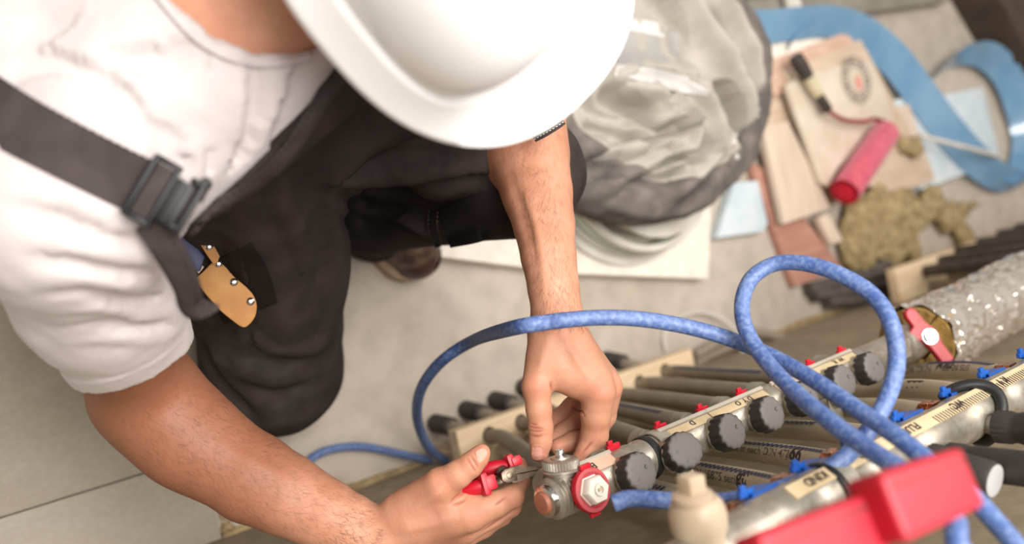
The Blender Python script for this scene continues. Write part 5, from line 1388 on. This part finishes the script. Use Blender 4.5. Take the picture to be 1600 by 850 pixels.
foldpx = [([(900, 300), (930, 250), (950, 215)], .020, -.016), ([(905, 235), (960, 240), (1010, 225)], .018, .014), ([(930, 160), (985, 190), (1020, 240)], .014, -.022), ([(960, 150), (1010, 160), (1050, 200)], .016, .016), ([(985, 235), (1010, 215), (1040, 205)], .010, -.024), ([(1000, 150), (1040, 190), (1070, 235)], .012, -.018),
          ([(1030, 140), (1070, 180), (1090, 240)], .016, .018), ([(1060, 20), (1085, 80), (1120, 140), (1150, 200)], .020, -.035), ([(1030, 10), (1060, 60), (1100, 120), (1140, 190)], .022, .026), ([(1095, 150), (1120, 190), (1128, 230)], .014, -.020), ([(1100, 30), (1130, 80), (1150, 140)], .020, .020), ([(905, 270), (980, 285), (1060, 280)], .014, -.010),
          ([(1090, 290), (1110, 250), (1130, 215)], .012, -.020), ([(1050, 300), (1080, 270), (1110, 225)], .014, .014), ([(915, 200), (955, 215), (985, 235)], .010, -.016), ([(930, 130), (980, 120), (1040, 130)], .016, .012), ([(1000, 5), (1020, 40), (1030, 90)], .016, -.012), ([(1160, 60), (1168, 130), (1160, 200)], .014, -.014), ([(940, 300), (1000, 255), (1050, 245)], .014, .012),
          ([(890, 150), (920, 180), (960, 195)], .012, -.014), ([(1010, 262), (1040, 250), (1070, 252)], .008, -.018), ([(1040, 180), (1052, 215), (1050, 250)], .010, .014), ([(1070, 160), (1085, 200), (1100, 215)], .008, -.016)]
segs_ = []
for c, w, a in foldpx:
    q = [to_bag_xy(*p) for p in c]
    q = spline(q, 4)
    for i in range(len(q)-1): segs_.append((q[i], q[i+1], w, a, i/(len(q)-1)))
def bag_relief(P):
    out = np.zeros(len(P))
    for A_, B__, w, a, t in segs_:
        ba = B__-A_; L_ = ba.dot(ba)+1e-12; q = P-A_; tt = np.clip(q@ba/L_, 0, 1); d2 = ((q-tt[:, None]*ba)**2).sum(1)
        v_ = a*np.exp(-d2/(w*w)); out = np.where(np.abs(v_) > np.abs(out), v_, out)
    return out
rows_ = []
for i in range(K+1):
    t = i/K
    # t 0..0.32: side wall from the foot up; then the top falling to the middle
    for j in range(n):
        th = 2*math.pi*j/n-math.pi; R_ = rad_at(th)
        if t < .32:
            q = t/.32; r = R_*(.93+.09*math.sin(q*2.4)); z = .118+.105*q
        else:
            q = (t-.32)/.68; r = R_*(1-q)*(.985); z = .223+.055*math.sin(min(1, q*1.6)*math.pi/2)+.012*q
        rows_.append((oc[0]+r*math.cos(th), oc[1]+r*math.sin(th), z))
B_ = np.array(rows_); rel = bag_relief(B_[:, :2])
tv2 = np.repeat(np.arange(K+1)/K, n); wgt = np.clip((tv2-.22)/.15, 0, 1)
nz = np.array([noise.noise(V((p[0]*14, p[1]*14, p[2]*14)))+.6*abs(noise.noise(V((p[0]*30, p[1]*30, 3+p[2]*30)))) for p in B_])
B_[:, 2] += wgt*(np.where(rel < 0, rel*2.5, rel*1.8)+.012*nz)
sd_ = (1-wgt); dirv = np.stack([B_[:, 0]-oc[0], B_[:, 1]-oc[1]], 1); dirv /= np.linalg.norm(dirv, axis=1)[:, None]+1e-9
B_[:, :2] += dirv*(sd_*.006*nz)[:, None]
fcs = [(i*n+j, i*n+(j+1) % n, (i+1)*n+(j+1) % n, (i+1)*n+j) for i in range(K) for j in range(n)]
bagmesh = mk('cover', B_, fcs, M_cloth, bag, sharp=180)
bag_tree = tree_of(B_, fcs)
i0_, i1_ = 3, 43
Bn = np.zeros(len(B_)*3); bagmesh.data.vertices.foreach_get('normal', Bn); Bn = Bn.reshape(-1, 3)
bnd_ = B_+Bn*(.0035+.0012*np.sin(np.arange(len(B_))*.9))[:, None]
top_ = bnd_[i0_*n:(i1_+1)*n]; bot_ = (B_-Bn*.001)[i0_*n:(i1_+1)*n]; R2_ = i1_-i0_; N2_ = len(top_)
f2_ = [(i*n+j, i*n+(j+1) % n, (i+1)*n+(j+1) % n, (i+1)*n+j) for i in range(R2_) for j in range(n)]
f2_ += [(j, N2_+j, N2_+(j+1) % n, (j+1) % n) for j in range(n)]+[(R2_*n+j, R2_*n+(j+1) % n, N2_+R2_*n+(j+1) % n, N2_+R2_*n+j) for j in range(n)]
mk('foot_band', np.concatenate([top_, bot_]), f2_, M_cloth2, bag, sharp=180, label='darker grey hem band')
b1_, _ = ribbon('pale_band', bag_tree, [(962, 108), (1010, 116), (1060, 130), (1108, 140)], [22, 24, 26, 22], .003, .002, M_refl, bag, nw=5)
b2_, _ = ribbon('grey_band', bag_tree, [(965, 75), (1020, 78), (1060, 80)], [52, 54, 60], .0022, .002, M_refl2, bag, nw=5)
b3_, _ = ribbon('pale_band', bag_tree, [(975, 38), (1010, 42), (1040, 50)], [18, 20, 20], .003, .002, M_refl, bag, nw=5)
for (x, y) in ((1146, 222), (1150, 245)):
    h, nn_ = hit(bag_tree, x, y)
    if h is not None: MB().lathe(h-unit(ray(x, y))*.004, unit(CAM-h), [(0, .006), (.003, .005), (.004, .002)], 14).build('snap', M_refl, bag)

# stacked offcuts of board
poly_board('board_offcut', [(1172, 255), (1196, 262), (1318, 420), (1242, 448)], .002, .020, M_redwood, 'reddish board lying lowest in the stack beside the grey bag', group=None)
poly_board('foam_sheet', [(1120, 372), (1148, 285), (1185, 282), (1200, 350), (1192, 362)], .002, .025, M_bluefoam, 'small pale blue foam piece between the bag and the reddish board', 'foam board', .002)
poly_board('board_offcut', [(1190, 100), (1322, 50), (1336, 66), (1348, 100), (1210, 150)], .024, .040, M_pinkwood, 'pinkish board at the top end of the offcut stack')
poly_board('board_offcut', [(1190, 195), (1232, 190), (1298, 325), (1224, 350)], .030, .046, M_ply2, 'square pale plywood offcut left of the paint roller')
poly_board('board_offcut', [(1195, 128), (1225, 118), (1262, 192), (1200, 196)], .012, .028, M_ply, 'short plywood offcut half hidden by the grey bag')
poly_board('board_offcut', [(1228, 158), (1240, 152), (1300, 290), (1306, 318), (1296, 322)], .016, .034, M_edgewood, 'narrow brown wooden strip beside the pale plywood offcut')
poly_board('board_offcut', [(1278, 340), (1294, 332), (1318, 376), (1300, 382)], .022, .040, M_ply2, 'little pale wood block at the end of the plywood offcut')
poly_board('board_offcut', [(1222, 112), (1345, 62), (1372, 110), (1460, 282), (1392, 306), (1300, 262)], .030, .046, M_ply, 'large plywood offcut under the stamped paper bag')
bg_ = poly_board('paper_bag', [(1228, 132), (1262, 112), (1362, 92), (1388, 158), (1396, 186), (1310, 262), (1296, 292), (1284, 286)], .047, .062, M_paper, 'pale paper bag with a round stamp under the paint roller', 'bag', .004)
# round stamp printed on the paper bag (plain ring with strokes, as blurred in the photograph)
sc_ = Ph(1338, 125, .0625); k = MB(); ringo = 48
def flat_ring(r0, r1, m_, name, a0=0, a1_=2*math.pi, sx_=.72, z=.0003):
    vv = []
    for i in range(ringo+1):
        t = a0+(a1_-a0)*i/ringo
        for r in (r0, r1): vv.append(sc_+np.array([math.cos(t)*r*1.0, math.sin(t)*r*sx_, z]))
    mk(name, vv, [(2*i, 2*i+1, 2*i+3, 2*i+2) for i in range(ringo)], m_, bg_, smooth=False)
flat_ring(.055, .058, M_ink2, 'stamp_ring', sx_=1); flat_ring(.033, .036, M_ink2, 'stamp_ring', sx_=1)
tk_ = MB()
for i in range(22):
    t = 2*math.pi*i/22; p = sc_+np.array([math.cos(t)*.0455, math.sin(t)*.0455, .0003]); d = np.array([math.cos(t), math.sin(t), 0]); e_ = np.array([-d[1], d[0], 0])
    tk_.box(p, (.012, .0045 if i % 3 else .008, .0003), [d, e_, Zv])
tk_.build('stamp_letters', M_ink2, bg_, smooth=False, kind='stuff')
mk('stamp_centre', [sc_+np.array([.012*math.cos(t)+.008, .018*math.sin(t)-.008, .0003]) for t in np.linspace(0, 6.28, 20, endpoint=False)], [tuple(range(20))], M_stampred, bg_, smooth=False)
# paint roller
r0, r1 = Ph(1320, 300, .10), Ph(1384, 206, .092)
ra_ = unit(r1-r0); RR = .0345
roller = empty('paint_roller', (r0+r1)/2, 'pink paint roller with a dark handle lying on the stack of boards', 'paint roller')
MB().lathe(r0, ra_, [(0, RR*.60), (0.001, RR*.97), (.006, RR), (np.linalg.norm(r1-r0)-.004, RR), (np.linalg.norm(r1-r0), RR*.9), (np.linalg.norm(r1-r0)+.012, RR*.55)], 48, mod=lambda th, k: 1+.012*math.sin(th*13+k)).build('nap', M_roller, roller)
MB().lathe(r0, ra_, [(-.0015, RR*.96), (-.0015, RR*.62), (.006, RR*.55), (.03, RR*.5)], 40).build('end_face', M_rollred, roller)
MB().lathe(r0, ra_, [(.010, RR*.5), (-.004, RR*.42), (-.004, RR*.2), (.004, RR*.15)], 30).build('end_plug', M_rollred, roller)
fr = spline([r1+ra_*.01, r1+ra_*.028, Ph(1368, 186, .105), Ph(1350, 190, .098), Ph(1322, 188, .092), Ph(1304, 180, .09), Ph(1294, 172, .09)], 8)
MB().tube(fr, .0052, 12).build('frame', M_rollframe, roller)
hpth = [Ph(1294, 174, .088), Ph(1280, 150, .087), Ph(1262, 120, .086), Ph(1242, 88, .085)]
hA_ = unit(hpth[-1]-hpth[0]); hL = np.linalg.norm(hpth[-1]-hpth[0])
MB().lathe(hpth[0], hA_, [(0, .009), (.006, .0125), (hL*.28, .011), (hL*.32, .012)], 24).build('handle_ferrule', M_handleb, roller)
MB().lathe(hpth[0]+hA_*hL*.3, hA_, [(0, .0125), (hL*.18, .0145), (hL*.34, .0135)], 24).build('handle_grip', M_handlew, roller)
MB().lathe(hpth[0]+hA_*hL*.62, hA_, [(0, .014), (hL*.2, .0175), (hL*.36, .0165), (hL*.385, .012)], 24).build('handle_end', M_handleb, roller)
# blue foam sheets and plastic offcuts to the right of the stack
poly_board('foam_sheet', [(1382, 160), (1424, 150), (1520, 268), (1440, 296)], .002, .028, M_bluefoam, 'pale blue foam sheet under the plywood, crossed by a white stick', 'foam board', .002)
poly_board('plastic_sheet', [(1470, 150), (1536, 136), (1560, 240), (1500, 232)], .0015, .004, M_bluefoam, 'thin pale plastic sheet inside the loop of blue strip', 'sheet', .0005)
poly_board('board_offcut', [(1395, 168), (1420, 162), (1462, 280), (1394, 304), (1372, 290)], .030, .042, M_ply2, 'plywood offcut beside the pale blue foam sheet')
poly_board('board_offcut', [(1180, 70), (1300, 40), (1320, 60), (1190, 110)], .002, .022, M_foam, 'white offcut behind the pinkish board', 'board')
# broken piece of rock wool on the boards
def wool_lump(name, c, r, flat, seed, label, hgt):
    r2 = np.random.default_rng(seed); pr_ = []
    for x, y, h, rr in c: pr_.append(Ell(Ph(x, y, h), [rr, rr*.85, rr*flat], np.array(Matrix.Rotation(r2.uniform(0, 3), 3, 'Z')), .035))
    un = union_of(pr_)
    lo_ = np.min([q.c-q.R for q in pr_], 0)-.02; hi_ = np.max([q.c+q.R for q in pr_], 0)+.02
    v_, f_ = surface(lambda p: smax(un(p), .002-p[:, 2], .003), lo_, hi_, .0062, post=0)
    nn_ = np.array([noise.noise(V(p*18))*.016+abs(noise.noise(V(p*40)))*.018+noise.noise(V(p*90))*.006 for p in v_])
    tr = bpy.data.meshes.new('t'); tr.from_pydata(v_.tolist(), [], f_.tolist()); no = np.zeros(len(v_)*3); tr.vertices.foreach_get('normal', no); no = no.reshape(-1, 3); bpy.data.meshes.remove(tr)
    v_ = v_-no*nn_[:, None]; v_[:, 2] = np.maximum(v_[:, 2], .0015)
    return mk(name, v_, f_, M_wool2, label=label, cat='insulation', sharp=180)
M_wool2 = mat('rock_wool_loose', (172, 152, 112), (136, 116, 78), rough=.97, scale=40, detail=8, bump=.9, bscale=260, bdist=.003)
wool_lump('rock_wool', [(1340, 335, .03, .055), (1330, 380, .025, .05), (1345, 405, .025, .045), (1385, 330, .035, .055), (1375, 372, .035, .05), (1410, 360, .035, .055), (1395, 395, .03, .045), (1430, 395, .025, .035), (1405, 315, .045, .04), (1440, 340, .035, .04), (1372, 308, .045, .035), (1425, 325, .04, .04)], .06, .42, 4,
          'large torn lump of brown rock wool below the paint roller', .04)
wool_lump('rock_wool', [(1455, 325, .03, .04), (1478, 345, .025, .038), (1500, 360, .022, .036), (1512, 378, .03, .028), (1485, 325, .028, .030), (1505, 325, .024, .022), (1522, 322, .02, .014), (1535, 320, .02, .010), (1460, 305, .03, .028)], .05, .5, 8,
          'smaller shred of brown rock wool reaching right over the board edge', .03)
wool_lump('rock_wool', [(1412, 225, .055, .026), (1425, 238, .055, .024), (1436, 228, .05, .02)], .03, .5, 12, 'small square crumb of rock wool beside the roller end', .05)
# white stick
st_ = [Ph(1438, 212, .062), Ph(1500, 228, .105), Ph(1562, 244, .09)]
MB().tube(spline(st_, 6), .006, 12).build('stick', M_wcable, label='thin whitish stick lying across the blue strip', cat='stick')
# blue plastic strip, a flat band standing and lying in loops
def strip(name, pts, label, th=.0016):
    """pts: (px, py, height of centre, width m, lean: 0 lying .. 1 standing)"""
    P_ = [np.array(list(Ph(x, y, h))+[w, ln]) for x, y, h, w, ln in pts]; L_ = spline(P_, 10); vv = []
    for i, q in enumerate(L_):
        a, b = L_[max(0, i-1)][:3], L_[min(len(L_)-1, i+1)][:3]; t = unit(b-a); s = unit(np.cross(Zv, t)); d = unit(s*math.cos(q[4]*1.5)+Zv*math.sin(q[4]*1.5)); nn_ = np.cross(t, d)
        for a_, b_ in ((-.5, -.5), (.5, -.5), (.5, .5), (-.5, .5)): vv.append(q[:3]+d*(a_*q[3])+nn_*(b_*th))
    f = [(i*4+k_, i*4+(k_+1) % 4, i*4+4+(k_+1) % 4, i*4+4+k_) for i in range(len(L_)-1) for k_ in range(4)]+[(3, 2, 1, 0), tuple(len(vv)-4+k_ for k_ in range(4))]
    return mk(name, vv, f, M_strip, label=label, cat='strip', group='blue plastic strips', sharp=40)
strip('plastic_strip', [(1165, 42, .045, .075, .25), (1200, 42, .045, .075, .25), (1250, 36, .048, .075, .3), (1300, 34, .05, .075, .35), (1350, 52, .05, .08, .35), (1400, 96, .05, .09, .3), (1440, 148, .05, .095, .25), (1480, 200, .05, .095, .25), (1520, 245, .05, .09, .3), (1560, 276, .045, .08, .4), (1595, 282, .045, .07, .6), (1640, 262, .045, .07, .7)],
      'wide blue plastic strip sweeping in an arc past the plywood')
strip('plastic_strip', [(1452, 128, .04, .06, .75), (1475, 106, .045, .065, .7), (1505, 86, .05, .07, .6), (1540, 86, .05, .08, .5), (1570, 112, .05, .085, .45), (1592, 160, .05, .085, .5), (1602, 215, .045, .07, .7), (1592, 262, .045, .06, .8), (1570, 284, .04, .06, .8)],
      'second blue plastic strip curling in a loop at the right edge')
strip('plastic_strip', [(1232, 76, .03, .03, .6), (1245, 55, .035, .03, .7), (1268, 38, .04, .035, .7), (1300, 28, .04, .04, .6)], 'short end of blue plastic strip behind the pinkish board')
# rail and pale boards along the far edge
ra0, ra1 = Ph(1150, 22, .03), Ph(1475, -18, .03)
rd = unit(ra1-ra0); rs = np.array([-rd[1], rd[0], 0])
rail = empty('metal_rail', (ra0+ra1)/2*np.array([1, 1, 0]), 'grey metal rail lying on the floor beyond the blue strip', 'rail')
MB().box((ra0+ra1)/2+np.array([0, 0, -.012]), (np.linalg.norm(ra1-ra0), .075, .006), [rd, rs, Zv], bev=.001).build('web', M_rail, rail)
for s_ in (-1, 1): MB().box((ra0+ra1)/2+rs*.036*s_+np.array([0, 0, -.001]), (np.linalg.norm(ra1-ra0), .004, .034), [rd, rs, Zv], bev=.001).build('flange', M_rail, rail)
cl = ra0+rd*.20
MB().box(cl+Zv*.006, (.05, .095, .014), [rd, rs, Zv], bev=.002).build('bracket', M_plas, rail)
poly_board('dark_block', [(1540, -40), (1680, -60), (1680, 100), (1612, 92), (1585, 40)], .002, .12, M_brown, 'dark brown block at the far right corner of the floor', 'board', .002)  # plain dark brown block filling the far right corner
# second pine board with covered pipes, beside the foil pipe
BH2 = .14
q0, q1 = Ph(1398, 420, BH2), Ph(1610, 348, BH2)
bd2 = empty('pipe_board', ((q0[0]+q1[0])/2, q0[1]-.05, 0), 'pale pine board carrying a row of dark covered pipes behind the foil pipe', 'board')
yq = (q0[1]+q1[1])/2
hs2 = [Ph(1445, 424, BH2), Ph(1470, 408, BH2), Ph(1496, 393, BH2), Ph(1530, 380, BH2), Ph(1562, 367, BH2), Ph(1590, 357, BH2), Ph(1455, 448, BH2), Ph(1486, 432, BH2)]
o = MB().box(((q0[0]+3.2)/2, (yq+WALL_Y+.002)/2, BH2-.012), (3.2-q0[0], yq-WALL_Y-.002, .024), bev=.0015).build('board', M_board, bd2)
MB().box(((q0[0]+3.2)/2, WALL_Y+.02, (BH2-.024)/2), (2.9-q0[0], .03, BH2-.026)).build('board_support', M_board, bd2, smooth=False)
for i, h in enumerate(hs2):
    x_, y_ = [(1445, 424), (1470, 408), (1496, 393), (1530, 380), (1562, 367), (1590, 357), (1455, 448), (1486, 432)][i]
    e_ = Pz(x_+190, y_-26 if i < 6 else y_-16, pj(h)[2]*.80)
    o = MB().tube(spline([h+np.array([0, 0, .001]), h+(e_-h)*.3+np.array([0, 0, .01]), e_], 8), .0135, 14).build('covered_pipe', M_rubber if i < 6 else M_pipe2, label='dark covered pipe in the pine board behind the foil pipe, %s from the left' % ordw[i] if i < 6 else 'bare grey pipe in the pine board by the foil pipe, %s one' % ('left' if i == 6 else 'right'), cat='pipe', group='covered pipes' if i < 6 else 'grey pipes of the second board')
for i, (p, q_2) in enumerate([((1262, 452), (1400, 420)), ((1270, 462), (1405, 440)), ((1290, 472), (1412, 462)), ((1300, 442), (1398, 408))]):
    a_, b_ = Ph(*p, .017), Ph(*q_2, .03)
    MB().tube([a_, (a_+b_)/2+Zv*.004, b_], .015, 14).build('covered_pipe', M_rubber, label='dark covered pipe on the floor under the rock wool, %s' % ['second from the wool', 'third from the wool', 'fourth from the wool', 'closest to the wool'][i], cat='pipe', group='covered pipes on the floor')
